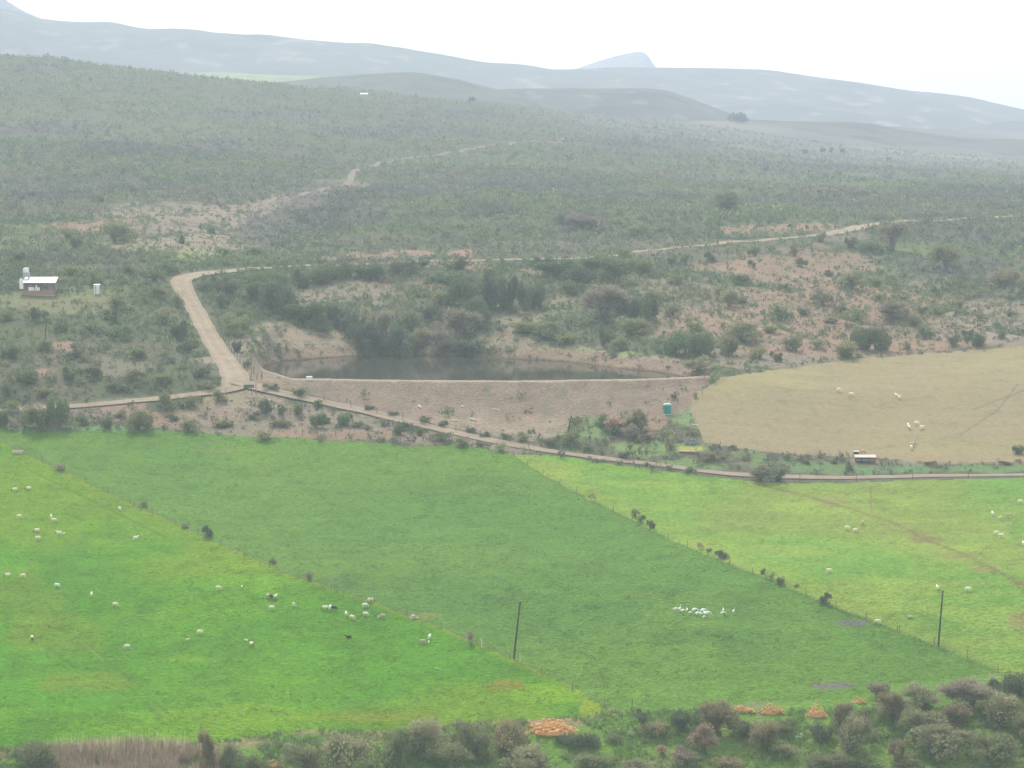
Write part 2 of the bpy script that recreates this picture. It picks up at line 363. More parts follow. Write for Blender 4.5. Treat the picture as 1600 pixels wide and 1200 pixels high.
C = np.where((cl & (in_dam > .5))[..., None], np.array((0.32, 0.265, 0.20)), C)
# muddy pond rim
rim = (np.abs(Y - sd) < 5 + 4 * n_mid) & (in_dam > .5)
C = np.where(rim[..., None], C * 0.4 + np.array((0.24, 0.165, 0.115)) * 0.6, C)
C = np.where(((Y > cd + 3.6) & (Y < sd) & (in_dam > .5) & (Z < ZW))[..., None], np.array((0.05, 0.05, 0.04)), C)
# stream banks in the foreground
fg = (GPY > 1095) & (Y < 450) & (Y > 300)
FG = mixc(np.broadcast_to(np.array((0.125, 0.235, 0.035)), C.shape), (0.17, 0.235, 0.05), sstep(.45, .7, n_mid)); FG = mixc(FG, (0.20, 0.18, 0.10), sstep(.62, .75, n_fine) * .6)
C = np.where((Y < 470)[..., None], FG, C)
for (a, b, c, d, s_) in ((840, 1128, 90, 9, .9), (690, 1128, 60, 8, .8), (560, 1150, 50, 10, .6), (520, 1142, 110, 6, .7), (1160, 1106, 60, 5, .5), (1060, 1190, 60, 12, .5), (380, 1160, 60, 8, .6), (700, 1130, 90, 6, .7), (20, 1175, 40, 10, .9), (945, 1112, 30, 10, .5)):
    m = blob(a, b, c, d) * s_ * (Y < 470); C = mixc(C, (0.30, 0.21, 0.12), m)

# farmed fields
def patches(base, specs):
    O = np.broadcast_to(np.array(base), C.shape).copy()
    for colr, nz, a, b, w in specs: O = mixc(O, colr, sstep(a, b, nz) * w)
    return O
nA = fbm(X * 0.45, Y, 20, 4, 81); nB = fbm(X, Y * 0.8, 9, 4, 83); nC = fbm(X, Y, 45, 3, 85)
LEFT = patches((0.110, 0.330, 0.040), [((0.185, 0.40, 0.045), nA, .48, .68, .8), ((0.09, 0.26, 0.05), nB, .52, .72, .6), ((0.21, 0.34, 0.07), nC, .58, .72, .7)])
yl = sstep(980, 1080, GPY) * sstep(120, 380, GPX) * sstep(560, 440, GPX); LEFT = mixc(LEFT, (0.215, 0.43, 0.045), yl * .55 * nA * 1.6)
for (a, b, c, d, s_, k) in ((130, 1065, 90, 18, .6, (0.22, 0.30, 0.11)), (45, 925, 50, 60, .5, (0.20, 0.31, 0.10)), (100, 990, 60, 30, .5, (0.20, 0.32, 0.09)), (870, 1085, 70, 14, .8, (0.24, 0.44, 0.05)), (925, 1105, 18, 14, .9, (0.30, 0.40, 0.09)), (20, 890, 60, 20, .5, (.22, .42, .06)), (560, 1120, 130, 9, .6, (0.26, 0.30, .12)), (790, 1070, 25, 8, .8, (0.28, 0.26, .14)), (300, 1030, 40, 6, .4, (.23, .40, .06)), (400, 1120, 130, 16, .6, (.22, .40, .07))):
    LEFT = mixc(LEFT, k, blob(a, b, c, d) * s_)
MID = patches((0.125, 0.265, 0.075), [((0.155, 0.285, 0.08), nA, .5, .68, .6), ((0.105, 0.235, 0.08), nB, .5, .7, .6), ((0.16, 0.30, 0.075), nC, .5, .7, .6)])
MID = mixc(MID, (0.16, 0.30, 0.07), sstep(980, 1060, GPY) * .6); MID = mixc(MID, (0.175, 0.31, 0.075), sstep(790, 720, GPY) * sstep(250, 420, GPX) * .55)
for (a, b, c, d, s_, k) in ((1328, 974, 27, 5, 1, (0.20, 0.175, 0.40)), (1297, 1071, 27, 5.5, 1, (0.22, 0.19, .40)), (350, 704, 50, 3, .5, (0.24, .26, .12)), (1000, 930, 40, 5, .4, (.2, .26, .1)), (1110, 975, 60, 6, .3, (.19, .3, .08)), (980, 1085, 70, 8, .5, (.17, .32, .07)), (660, 962, 30, 5, .8, (.26, .28, .13))):
    MID = mixc(MID, k, blob(a, b, c, d) * s_)
RIGHT = patches((0.20, 0.345, 0.085), [((0.235, 0.37, 0.09), nA, .45, .62, .7), ((0.155, 0.31, 0.08), nB, .52, .7, .7), ((0.27, 0.31, 0.12), nC, .5, .65, .7), ((0.32, 0.40, 0.13), fbm(X * .3, Y, 8, 4, 87), .58, .74, .6)])
RIGHT = mixc(RIGHT, (0.30, 0.37, 0.10), sstep(40, 8, seg_dist(RF_EDGE, GPX, GPY)) * .5)
RIGHT = mixc(RIGHT, (0.15, 0.33, 0.08), sstep(1450, 1560, GPX) * sstep(830, 760, GPY) * .7)
for (a, b, c, d, s_, k) in ((1300, 782, 50, 10, .7, (.30, .26, .17)), (1400, 825, 60, 12, .5, (.28, .30, .14)), (1440, 842, 30, 5, .8, (.30, .23, .16)), (1500, 870, 30, 6, .6, (.30, .27, .16)), (1540, 888, 30, 5, .7, (.32, .24, .17)), (1590, 970, 30, 14, .8, (.33, .25, .18)), (1350, 765, 60, 18, .5, (.25, .30, .13)), (860, 735, 60, 12, .5, (.33, .38, .11)), (1595, 912, 16, 5, .8, (.28, .19, .14))):
    RIGHT = mixc(RIGHT, k, blob(a, b, c, d) * s_)
TAN = patches((0.345, 0.300, 0.190), [((0.36, 0.33, 0.18), nC, .45, .7, .8), ((0.37, 0.30, 0.21), nA, .5, .7, .5), ((0.30, 0.27, 0.18), nB, .55, .75, .4)])
TAN = mixc(TAN, (0.36, 0.27, 0.20), sstep(700, 722, GPY) * .6)
def tracks(A, lines, colr, w, s_):
    for ln in lines:
        A = mixc(A, colr, sstep(w, w * 0.3, seg_dist(ln, GPX + wob * .25, GPY)) * s_ * sstep(0.32, 0.55, n_mid + .1))
    return A
LEFT = tracks(LEFT, [[(0, 955), (60, 1000), (120, 1045)], [(85, 970), (150, 1018), (205, 1062)], [(205, 1075), (240, 1112), (290, 1150)], [(225, 1085), (290, 1135)], [(0, 715), (130, 775), (260, 840)], [(420, 960), (560, 1010), (700, 1060)], [(300, 900), (440, 960), (600, 1020)]], (.10, .21, .06), 2.6, .6)
LEFT = tracks(LEFT, [[(8, 718), (55, 742), (90, 760)], [(90, 972), (160, 1030)], [(430, 985), (520, 1010)]], (.28, .42, .10), 2.4, .5)
LEFT = mixc(LEFT, (0.26, 0.36, 0.11), sstep(7, 2, seg_dist(LF_EDGE, GPX + wob * .5, GPY)) * .8)
RIGHT = tracks(RIGHT, [[(1180, 756), (1260, 775), (1330, 795), (1400, 818), (1440, 840), (1520, 872), (1600, 915)], [(1360, 760), (1362, 800)]], (.24, .16, .12), 2.4, .7)
TAN = tracks(TAN, [[(1590, 600), (1560, 640), (1500, 680)], [(1440, 670), (1430, 690), (1425, 705)], [(1520, 640), (1600, 610)]], (.22, .19, .14), 2.0, .7)
streak = (.90 + .20 * fbm(X * .22 + Y * .05, Y, 2.4, 3, 95))[..., None]; clod = 1 - .16 * sstep(.60, .78, fbm(X, Y, 1.6, 2, 97))[..., None]
for arr, k in ((LEFT, (.69, .68, .10)), (MID, (.70, .72, .30)), (RIGHT, (.735, .785, .38))):
    arr *= streak * clod * 1.02
for arr, k in ((LEFT, (.69, .68, .10)), (MID, (.70, .72, .30)), (RIGHT, (.735, .785, .38))): arr *= (0.88 + 0.24 * n_fine)[..., None] * np.array(k)
TAN = TAN * (.93 + .14 * fbm(X * .2 - Y * .08, Y, 2.0, 3, 98))[..., None] * (1 - .14 * sstep(.62, .78, fbm(X, Y, 2.2, 3, 99)))[..., None] * np.array((.79, .75, .655))

# ------------------------------------------------------------ one mesh per kind of ground, cut out of the same sheet
ni, nj = X.shape
idx = np.arange(ni * nj).reshape(ni, nj)
quads_all = np.stack([idx[:-1, :-1], idx[:-1, 1:], idx[1:, 1:], idx[1:, :-1]], -1)
P3 = np.stack([X, Y, Z], -1).reshape(-1, 3)
def sheet(name, mask, colors, mat):
    q = quads_all[mask]; u, inv = np.unique(q, return_inverse=True)
    me = mesh_from(name, P3[u], quads=inv.reshape(-1, 4), smooth=True, colors=colors.reshape(-1, 3)[u])
    return tag(link(name, me, mat), kind="structure")
M_ground = material("ground", rough=1, tint=True, noise=.42, nscale=1.7, bump=.9, bscale=1.3, bdist=.5, spec=.05)
M_grass = material("pasture_grass", rough=1, tint=True, noise=.40, nscale=1.5, bump=1, bscale=1.6, bdist=.5, spec=.1)
M_tilled = material("tilled_soil", rough=1, tint=True, noise=.20, nscale=1.1, bump=.8, bscale=2.0, bdist=.15, spec=.05)
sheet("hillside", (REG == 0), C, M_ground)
sheet("pasture", REG == 1, LEFT, M_grass)
sheet("green_field", REG == 2, MID, M_grass)
sheet("grazing_field", REG == 3, RIGHT, M_grass)
sheet("fallow_field", REG == 4, TAN, M_tilled)

# water in the pond
wm = bpy.data.materials.new("pond_water"); wm.use_nodes = True; wp = wm.node_tree.nodes["Principled BSDF"]
wp.inputs["Base Color"].default_value = (0.055, 0.05, 0.035, 1); wp.inputs["Roughness"].default_value = 0.06; wp.inputs["IOR"].default_value = 1.33; wp.inputs["Specular IOR Level"].default_value = .3
wnz = wm.node_tree.nodes.new("ShaderNodeTexNoise"); wnz.inputs["Scale"].default_value = 1.2; wnz.inputs["Detail"].default_value = 3
wb = wm.node_tree.nodes.new("ShaderNodeBump"); wb.inputs["Strength"].default_value = .12; wb.inputs["Distance"].default_value = .03
wg = wm.node_tree.nodes.new("ShaderNodeNewGeometry")
wm.node_tree.links.new(wg.outputs["Position"], wnz.inputs["Vector"]); wm.node_tree.links.new(wnz.outputs["Fac"], wb.inputs["Height"]); wm.node_tree.links.new(wb.outputs[0], wp.inputs["Normal"])
wpx = np.arange(398, 1112, 6.0); wcd = np.interp(wpx, CR_PX, -ZC * F / (CR_PY - 130.0)) + 2.6; wsd = np.interp(wpx, SH_PX, -ZW * F / (SH_PY - 130.0)) + 12
wV = [((p - 800) / F * (ct - ZW / d * st_) * d, d, ZW) for dd_ in (wcd, wsd) for p, d in zip(wpx, dd_)]; nW = len(wpx)
me = mesh_from("pond_water", wV, faces=[(i, i + 1, nW + i + 1, nW + i) for i in range(nW - 1)])
tag(link("water", me, wm), kind="structure")

# ------------------------------------------------------------ hills and mountains behind, each a full ridge with its own back slope
def ridge(name, prof, dist, front, base_z, colr, seed, rock=None, nrow=70, ncol=260, amp=1.0, mat=None, xpad=900, amt=1.0):
    px = np.array([p[0] for p in prof], float); py = np.array([p[1] for p in prof], float)
    s = np.linspace((px[0] - 800) / F, (px[-1] - 800) / F, ncol)
    pyc = np.interp(800 + F * s, px, py)
    k = np.ones(5) / 5; pyc[2:-2] = np.convolve(pyc, k, 'valid')
    zt = elev(pyc) * dist
    v = np.concatenate([np.linspace(-1, 0, nrow), np.linspace(0.06, 1, 14)])
    VV, SS = np.meshgrid(v, s, indexing='ij')
    yy = dist + VV * front
    shape = np.where(VV < 0, np.cos(np.clip(-VV, 0, 1) * math.pi / 2) ** 1.1, 1 - VV ** 1.5)
    xx = SS * yy; zz = base_z + (zt[None] - base_z) * shape
    rel = np.clip(-VV * 4, 0, 1) * np.clip((zt[None] - base_z) / 60, .15, 1)
    zz += (fbm(xx, yy * .6, dist / 11, 5, seed) - .5) * dist * .011 * rel * amp
    c = np.empty(xx.shape + (3,)); c[:] = colr
    nn = fbm(xx, yy, dist / 60, 4, seed + 5); c = mixc(c, tuple(q * .6 for q in colr), sstep(.5, .7, nn) * .7)
    if rock is not None:
        nr = fbm(xx, yy * .5, dist / 150, 5, seed + 9); c = mixc(c, rock, sstep(.63, .73, nr) * .6)
    n, m = xx.shape; ix = np.arange(n * m).reshape(n, m)
    q = np.stack([ix[:-1, :-1], ix[:-1, 1:], ix[1:, 1:], ix[1:, :-1]], -1).reshape(-1, 4)
    me = mesh_from(name, np.stack([xx, yy, zz], -1).reshape(-1, 3), quads=q, smooth=True, colors=c.reshape(-1, 3))
    return tag(link(name, me, mat or M_far), kind="structure"), (s, yy, zz)
M_far = material("distant_scrub", rough=1, tint=True, noise=.35, nscale=.04, spec=.02)
FARC = (0.13, 0.14, 0.10)
ridge("hill", [(250, 160), (330, 140), (400, 131), (450, 127), (505, 121), (560, 117), (610, 114), (660, 115), (720, 126), (780, 141), (860, 160), (950, 190)], 2850, 500, -80, (0.115, 0.125, 0.085), 101)
ridge("valley_field", [(250, 116), (300, 113.5), (340, 112.5), (430, 117), (530, 120), (600, 126), (700, 140)], 3300, 300, -60, (0.27, 0.36, 0.15), 121, amp=.1)
ridge("valley_field", [(640, 158), (670, 154.5), (700, 153.5), (740, 155), (762, 158), (800, 168)], 2700, 200, -60, (0.27, 0.36, 0.15), 122, amp=.1)
ridge("hill", [(600, 160), (680, 152), (740, 142), (800, 139), (880, 138), (960, 138), (1010, 138), (1040, 141), (1080, 155), (1120, 170), (1150, 181), (1230, 200), (1330, 215)], 3050, 650, -80, (0.10, 0.112, 0.085), 103, rock=(.22, .21, .18))
ridge("hill", [(1050, 212), (1150, 187), (1250, 190), (1320, 190), (1360, 193), (1410, 203), (1500, 215), (1700, 222)], 2900, 450, -80, (0.12, 0.12, 0.095), 105)
ridge("hill", [(1380, 222), (1440, 210), (1500, 199), (1560, 191), (1600, 188), (1680, 180), (1800, 172), (2100, 165)], 4300, 600, -90, (0.11, 0.11, 0.10), 107, rock=(.3, .28, .25))
ridge("mountain", [(-700, -10), (-200, 8), (-60, 14), (0, 17), (30, 20), (60, 30), (100, 36), (180, 41), (215, 51), (250, 54), (270, 51), (300, 54), (350, 61), (400, 65), (440, 67), (540, 73), (580, 73), (640, 80), (690, 86), (720, 92), (760, 99), (820, 101), (860, 109), (900, 108), (960, 105), (1020, 105.5), (1100, 106), (1200, 109), (1270, 120), (1340, 129), (1420, 142), (1460, 145), (1510, 151), (1560, 163), (1600, 172), (1750, 195), (2100, 220), (2500, 225)],
      5200, 1400, -95, FARC, 111, rock=(.38, .33, .30), ncol=420, amp=1.1)
ridge("mountain", [(-1200, -120), (-500, -60), (-200, -40), (-60, -22), (0, -8), (15, 0), (30, 12), (60, 26), (110, 45), (200, 70), (400, 110)], 6300, 500, -95, FARC, 113, rock=(.36, .33, .31))
ridge("mountain", [(700, 130), (860, 114), (900, 107), (930, 97), (960, 88), (990, 81.5), (1002, 81), (1010, 85), (1015, 93), (1023, 105), (1040, 116), (1120, 130), (1250, 140)], 6800, 450, -95, (.34, .36, .35), 115, ncol=420, amp=.15)
# far green fields and pale strips in the valleys, each a thin raised sheet on the land
# haze: even air from just below the valley floor to just above the highest ridge
hz = bpy.data.materials.new("haze_air"); hz.use_nodes = True; hn = hz.node_tree
hn.nodes.remove(hn.nodes["Principled BSDF"])
pv = hn.nodes.new("ShaderNodeVolumePrincipled"); pv.inputs["Density"].default_value = HAZE_DENSITY
pv.inputs["Color"].default_value = (*HAZE_COLOR, 1); pv.inputs["Anisotropy"].default_value = 0.0
hn.links.new(pv.outputs[0], hn.nodes["Material Output"].inputs["Volume"])
x0, x1, y0, y1, z0, z1 = -5000, 5000, -300, 7350, -126, 310
me = mesh_from("haze", [(x0, y0, z0), (x1, y0, z0), (x1, y1, z0), (x0, y1, z0), (x0, y0, z1), (x1, y0, z1), (x1, y1, z1), (x0, y1, z1)],
               faces=[(3, 2, 1, 0), (4, 5, 6, 7), (0, 1, 5, 4), (1, 2, 6, 5), (2, 3, 7, 6), (3, 0, 4, 7)])
tag(link("haze", me, hz), kind="stuff")

# ------------------------------------------------------------ dirt roads, draped strips a hand's breadth above the ground
def spline(P, step):
    P = np.asarray(P, float); Q = np.vstack([2 * P[0] - P[1], P, 2 * P[-1] - P[-2]]); out = []
    for i in range(1, len(Q) - 2):
        n = max(2, int(np.hypot(*(Q[i + 1, :2] - Q[i, :2])) / step)); t = np.arange(n)[:, None] / n
        a, b, c, d = Q[i - 1], Q[i], Q[i + 1], Q[i + 2]
        out.append(0.5 * (2 * b + (c - a) * t + (2 * a - 5 * b + 4 * c - d) * t ** 2 + (3 * b - a - 3 * c + d) * t ** 3))
    out.append(Q[-2][None]); return np.vstack(out)
ROADS = [
 # (pixels of the photograph, width in metres at each)
 ("dirt_road", [(1600, 336, 3.5), (1560, 339, 3.5), (1500, 343, 3.5), (1440, 345, 4), (1400, 347, 4.5), (1362, 351, 6), (1320, 360, 6.5), (1260, 369, 5), (1200, 374.5, 4.5), (1130, 380, 4), (1060, 386, 3.6), (990, 394, 3), (935, 401, 3.2), (800, 405.5, 3.4), (700, 408, 3.4), (600, 411.5, 3.6), (500, 415, 4), (420, 419, 4.4), (355, 424, 4.8), (310, 429, 5.2), (284, 438, 5.6), (290, 458, 5.4), (306, 485, 4.8), (322, 515, 5), (340, 545, 5.2), (357, 570, 5.6), (368, 592, 6.4), (362, 606, 5)]),
 ("farm_track", [(385, 600, 5), (350, 610, 4.5), (300, 617, 3.4), (230, 625, 3), (130, 634, 3), (60, 639, 3), (0, 643, 3), (-120, 652, 3)]),
 ("farm_lane", [(368, 596, 4), (400, 605, 4), (450, 617, 3.6), (520, 632, 3.4), (600, 650, 3.4), (700, 674, 3.3), (800, 695, 3.2), (880, 708, 3), (960, 718.5, 2.8), (1040, 728, 2.6), (1100, 736.5, 2.8), (1150, 741.5, 3), (1220, 745, 3), (1300, 746.5, 3), (1400, 745, 3), (1500, 743, 3), (1600, 742, 3), (1760, 740, 3)]),
 ("hill_track", [(470, 306, 3), (500, 299, 3.4), (530, 292, 3.6), (545, 285, 3.8), (549, 275, 3.8), (560, 265, 4), (590, 257, 4), (640, 247, 4.4), (700, 238, 4.6), (760, 229, 4.6), (805, 222, 4.4), (850, 219, 3), (880, 217, 2)]),
]
M_road = material("dirt_road_gravel", rough=1, tint=True, noise=.16, nscale=1.2, bump=.5, bscale=2.5, bdist=.12, spec=.05)
ROADXY = []
for name, pts, in [(r[0], r[1]) for r in ROADS]:
    a = np.array(pts, float); P = at(a[:, 0], a[:, 1]); P = np.column_stack([P, a[:, 2] * (.72 if name == 'hill_track' else 1)])
    L = spline(P, 1.2); T = np.gradient(L[:, :2], axis=0); T /= np.hypot(T[:, 0], T[:, 1])[:, None] + 1e-9
    k = np.ones(5) / 5
    N = np.column_stack([-T[:, 1], T[:, 0]]); nc = 9; u = np.linspace(-.5, .5, nc)
    w = L[:, 3][:, None] * (1 + .22 * (fbm(L[:, 0], L[:, 1], 6, 3, 91)[:, None] - .5) * 2)
    xs = L[:, :1] + N[:, :1] * u * w; ys = L[:, 1:2] + N[:, 1:2] * u * w
    edge = (1 - (np.abs(u) * 2) ** 4)[None]
    zs = ground(xs, ys); zmid = ground(L[:, 0], L[:, 1])[:, None]
    zs = np.maximum(zs, zs * .4 + zmid * .6) + 0.03 + 0.09 * edge
    c = np.empty(xs.shape + (3,)); c[:] = (0.30, 0.235, 0.165) if name in ('dirt_road', 'farm_track') else (.28, .215, .165) if name == 'farm_lane' else (.235, .19, .145)
    rut = np.exp(-((np.abs(u) - .22) / .09) ** 2)[None] * np.ones(xs.shape); c = mixc(c, (0.37, 0.30, 0.215) if name != 'hill_track' else (.27, .22, .17), rut * .7)
    c = mixc(c, (0.30, 0.24, 0.18), (np.abs(u) > .42)[None] * np.ones(xs.shape) * .6)
    if name in ("farm_lane", "farm_track"): c = mixc(c, (0.27, 0.26, 0.15), np.exp(-(u / .08) ** 2)[None] * sstep(.35, .6, fbm(xs, ys, 7, 3, 92)) * .5)
    c *= (.82 + .36 * fbm(xs, ys, 2.5, 4, 93))[..., None]
    n, m = xs.shape; ix = np.arange(n * m).reshape(n, m); q = np.stack([ix[:-1, :-1], ix[:-1, 1:], ix[1:, 1:], ix[1:, :-1]], -1).reshape(-1, 4)
    me = mesh_from(name, np.stack([xs, ys, zs], -1).reshape(-1, 3), quads=q, smooth=True, colors=c.reshape(-1, 3))
    tag(link(name, me, M_road), kind="structure"); ROADXY.append((L[:, :2], L[:, 3]))
def road_gap(x, y, extra=0.6):   # True where a road leaves no room for a plant
    hit = np.zeros(len(x), bool)
    for L, w in ROADXY:
        for a in range(0, len(x), 20000):
            d = np.hypot(x[a:a + 20000, None] - L[None, ::2, 0], y[a:a + 20000, None] - L[None, ::2, 1]) - w[None, ::2] / 2
            hit[a:a + 20000] |= (d < extra).any(1)
    return hit

# ------------------------------------------------------------ the carpet of low scrub (nobody could count it)
def leaf_dome(n, seed, leaf=0.2, twig=0.0, flat=1.0, hollow=0.35):
    """n leaf-sized faces spread through an uneven dome of width 1 and height 1; returns verts (4n,3) and a light/dark value per face"""
    g = np.random.default_rng(seed)
    nl = g.integers(6, 12); lob = g.normal(0, .26, (nl, 3)); lob[:, 2] = np.abs(lob[:, 2]) * .8 + .16; lr = g.uniform(.15, .30, nl)
    k = g.integers(0, nl, n); d = g.normal(size=(n, 3)); d /= np.linalg.norm(d, axis=1)[:, None]
    r = lr[k] * (hollow + (1 - hollow) * g.random(n) ** .45)
    c = lob[k] + d * r[:, None]; c[:, 2] = np.abs(c[:, 2])
    nrm = d + g.normal(0, .55, (n, 3)); nrm /= np.linalg.norm(nrm, axis=1)[:, None]
    a = np.cross(nrm, g.normal(size=(n, 3))); a /= np.linalg.norm(a, axis=1)[:, None]; b = np.cross(nrm, a)
    s = leaf * g.uniform(.6, 1.3, n)[:, None]
    a = a * s * .5 * (1 + twig * 2.2); b = b * s * .5 * (1 - twig * .55)
    V = np.stack([c - a, c - b * .8, c + a, c + b * .9], 1).reshape(-1, 3)
    V[:, 2] = np.maximum(V[:, 2], -.03); V[:, 2] /= max(V[:, 2].max(), .3); w = np.abs(V[:, :2]).max(); V[:, :2] *= .5 / w
    val = g.uniform(.8, 1.2, n) * (.94 + .15 * (k % 3 == 0))
    return V, val
def sample_scrub(n, d0, d1, smax, seed, pw):
    g = np.random.default_rng(seed)
    y = (d0 ** pw + g.random(n) * (d1 ** pw - d0 ** pw)) ** (1 / pw); s = g.uniform(-smax, smax, n); x = s * y
    return x, y, g
def at_grid(A, x, y):
    i = np.clip(np.searchsorted(DR, y), 0, len(DR) - 1); j = np.clip(np.searchsorted(S, x / np.maximum(y, 150.)), 0, len(S) - 1)
    return A[i, j]
REGv = np.zeros(X.shape, int); REGv[:-1, :-1] = REG
HIDE = (Y < 560)
wet = (Y > cd - 1) & (Y < sd + 1.5) & (in_dam > .5)
KEEPOUT = [(60, 466, 42, 9), (151, 465, 14, 8), (1042, 652, 10, 9), (1350, 728, 24, 7), (389, 618, 16, 6), (1077, 706, 22, 8), (418, 610, 12, 6), (568, 152, 14, 4), (1153, 192, 14, 5), (27, 712, 12, 5), (483, 600, 10, 6)]
def scrub_patch(name, x, y, g, nleaf, hmin, hmax, leafs, protos=7, thin_far=True, seedoff=0, lift=1.0):
    bg_, gg = at_grid(bare, x, y), at_grid(grassy, x, y)
    reg = at_grid(REGv, x, y); dm = at_grid(dam, x, y); wt = at_grid(wet, x, y)
    clump = fbm(x, y, 16, 3, 141)
    p = (1 - bg_ * .55) * (1 - gg * .75) * (.45 + 1.1 * clump)
    ok = (g.random(len(x)) < p) & (reg == 0) & (~dm | (g.random(len(x)) < .07)) & ~wt
    ok &= ~road_gap(x, y, .8) & ~((y > 900) & road_gap(x, y - 1.5, .8)) & ~((y > 1050) & road_gap(x, y - 3, .8) & road_gap(x, y + 3, 3))
    kx, ky = project(x, y, ground(x, y))
    for (a_, b_, c_, d_) in KEEPOUT: ok &= ((kx - a_) / c_) ** 2 + ((ky - b_) / d_) ** 2 > 1
    if thin_far: ok &= g.random(len(x)) > sstep(1800, 2300, y) * sstep(600, 1000, kx) * .55
    x, y = x[ok], y[ok]; bb = bg_[ok]; z = ground(x, y); n = len(x)
    PP = [leaf_dome(nleaf, 900 + k, leafs) for k in range(protos)]
    k = g.integers(0, protos, n); ang = g.random(n) * 6.283; big = g.random(n) ** 2.2
    w = np.where(g.random(n) < .05, 1.5, 1.0) * (hmin + (hmax - hmin) * big) * (1.25 - .4 * bb) * (1 + (y > 900) * .3); h = w * g.uniform(.5, .85, n)
    # colour of the shrub itself: olive, grey green, or dry purplish grey, in drifts across the slope
    q1 = fbm(x, y, 70, 4, 151); q2 = fbm(x, y, 22, 3, 153) + g.normal(0, .10, n)
    A, B, Cc, D = np.array((0.185, 0.225, 0.105)), np.array((0.135, 0.185, 0.115)), np.array((0.205, 0.185, 0.160)), np.array((0.24, 0.265, 0.12))
    colr = A[None] * np.ones((n, 1)); colr = mixc(colr, B, sstep(.48, .62, q2)); colr = mixc(colr, Cc, sstep(.46, .58, q1) * .75)
    colr = mixc(colr, D, (g.random(n) < .14) * .8); colr = mixc(colr, (.10, .135, .08), (g.random(n) < .12) * .85)
    px, py = project(x, y, z)
    colr = mixc(colr, (0.21, 0.245, 0.11), sstep(250, 150, py) * sstep(900, 500, px) * .5)
    colr = mixc(colr, (0.150, 0.148, 0.130), at_grid(darker, x, y) * .75)  # same drifts: relief shade painted into the shrub colour
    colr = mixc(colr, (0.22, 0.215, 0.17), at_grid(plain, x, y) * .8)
    colr = colr * (1 + .14 * sstep(850, 1100, y))[:, None] * np.array((1.0, 1.03, 1.0)) * lift
    colr *= g.uniform(.8, 1.2, n)[:, None]
    Vs, Cs = [], []
    for kk in range(protos):
        m = np.where(k == kk)[0]
        if not len(m): continue
        V, val = PP[kk]; ca, sa = np.cos(ang[m])[:, None], np.sin(ang[m])[:, None]
        vx = (V[None, :, 0] * ca - V[None, :, 1] * sa) * w[m, None] + x[m, None]
        vy = (V[None, :, 0] * sa + V[None, :, 1] * ca) * w[m, None] + y[m, None]
        vz = V[None, :, 2] * h[m, None] + z[m, None] - .05
        Vs.append(np.stack([vx, vy, vz], -1).reshape(-1, 3))
        Cs.append((colr[m, None, :] * np.repeat(val, 4)[None, :, None]).reshape(-1, 3))
    V = np.concatenate(Vs); Cl = np.concatenate(Cs)
    me = mesh_from(name, V, quads=np.arange(len(V)).reshape(-1, 4), colors=Cl)
    print(name, n, len(V) // 4)
    return tag(link(name, me, M_leaf), kind="stuff")
M_leaf = material("scrub_leaves", rough=.9, tint=True, spec=.1, transl=.4)
x, y, g = sample_scrub(26000, 560, 800, .26, 201, 2.0); scrub_patch("scrub", x, y, g, 46, .7, 2.1, .20)
x, y, g = sample_scrub(50000, 700, 1350, .25, 202, 1.6); scrub_patch("scrub", x, y, g, 24, .75, 2.1, .27)
x, y, g = sample_scrub(46000, 1250, 2500, .25, 203, 1.2); scrub_patch("scrub", x, y, g, 13, .9, 2.3, .38)

g = np.random.default_rng(207); n = 1700; px = g.uniform(-60, 1660, n); py = 1104 + g.random(n) * 112
k = ~inside(P_LEFT, px, py) & ~inside(P_MID, px, py) & ~inside(P_RIGHT, px, py) & ((px > 950) | (py > 1150)) & (fbm(px, py * 3, 70, 3, 209) > .44) & ((px > 350) | (py > 1190))
for (a_, b_, c_, d_) in ((862, 1146, 60, 18), (1160, 1112, 26, 12), (1205, 1118, 30, 18), (1275, 1120, 26, 20), (1342, 1100, 20, 12), (600, 1172, 10, 8), (1250, 1158, 14, 12)): k &= ((px - a_) / c_) ** 2 + ((py - b_) / d_) ** 2 > 1
Pf = at(px[k], py[k]); scrub_patch("streamside_scrub", Pf[:, 0], Pf[:, 1], g, 240, .6, 1.7, .085, lift=1.6)
# rough grass and weeds along the stream and the field edges
def grass_patch(name, px, py, g, hmin, hmax, colA, colB, blades=5, width=.05, lean=.35, jit=1.0):
    P = at(px, py); n = len(P); Q = np.repeat(P, blades, 0); m = len(Q)
    Q[:, :2] += g.normal(0, .18 * jit, (m, 2)); h = g.uniform(hmin, hmax, m); a = g.random(m) * 6.283; l = g.normal(0, lean, (m, 2)) * h[:, None]
    dx, dy = np.cos(a) * width, np.sin(a) * width
    z = ground(Q[:, 0], Q[:, 1]) - .03
    V = np.stack([np.column_stack([Q[:, 0] - dx, Q[:, 1] - dy, z]), np.column_stack([Q[:, 0] + dx, Q[:, 1] + dy, z]), np.column_stack([Q[:, 0] + l[:, 0], Q[:, 1] + l[:, 1], z + h])], 1).reshape(-1, 3)
    t = g.random(m)[:, None]; c = np.array(colA) * (1 - t) + np.array(colB) * t; c *= g.uniform(.75, 1.25, m)[:, None]
    me = mesh_from(name, V, tris=np.arange(len(V)).reshape(-1, 3), colors=np.repeat(c, 3, 0))
    return tag(link(name, me, M_leaf), kind="stuff")
g = np.random.default_rng(301)
n = 16000; px = g.uniform(-60, 1660, n); py = 1105 + g.random(n) * 110 - .04 * (px > 1100) * (px - 1100)
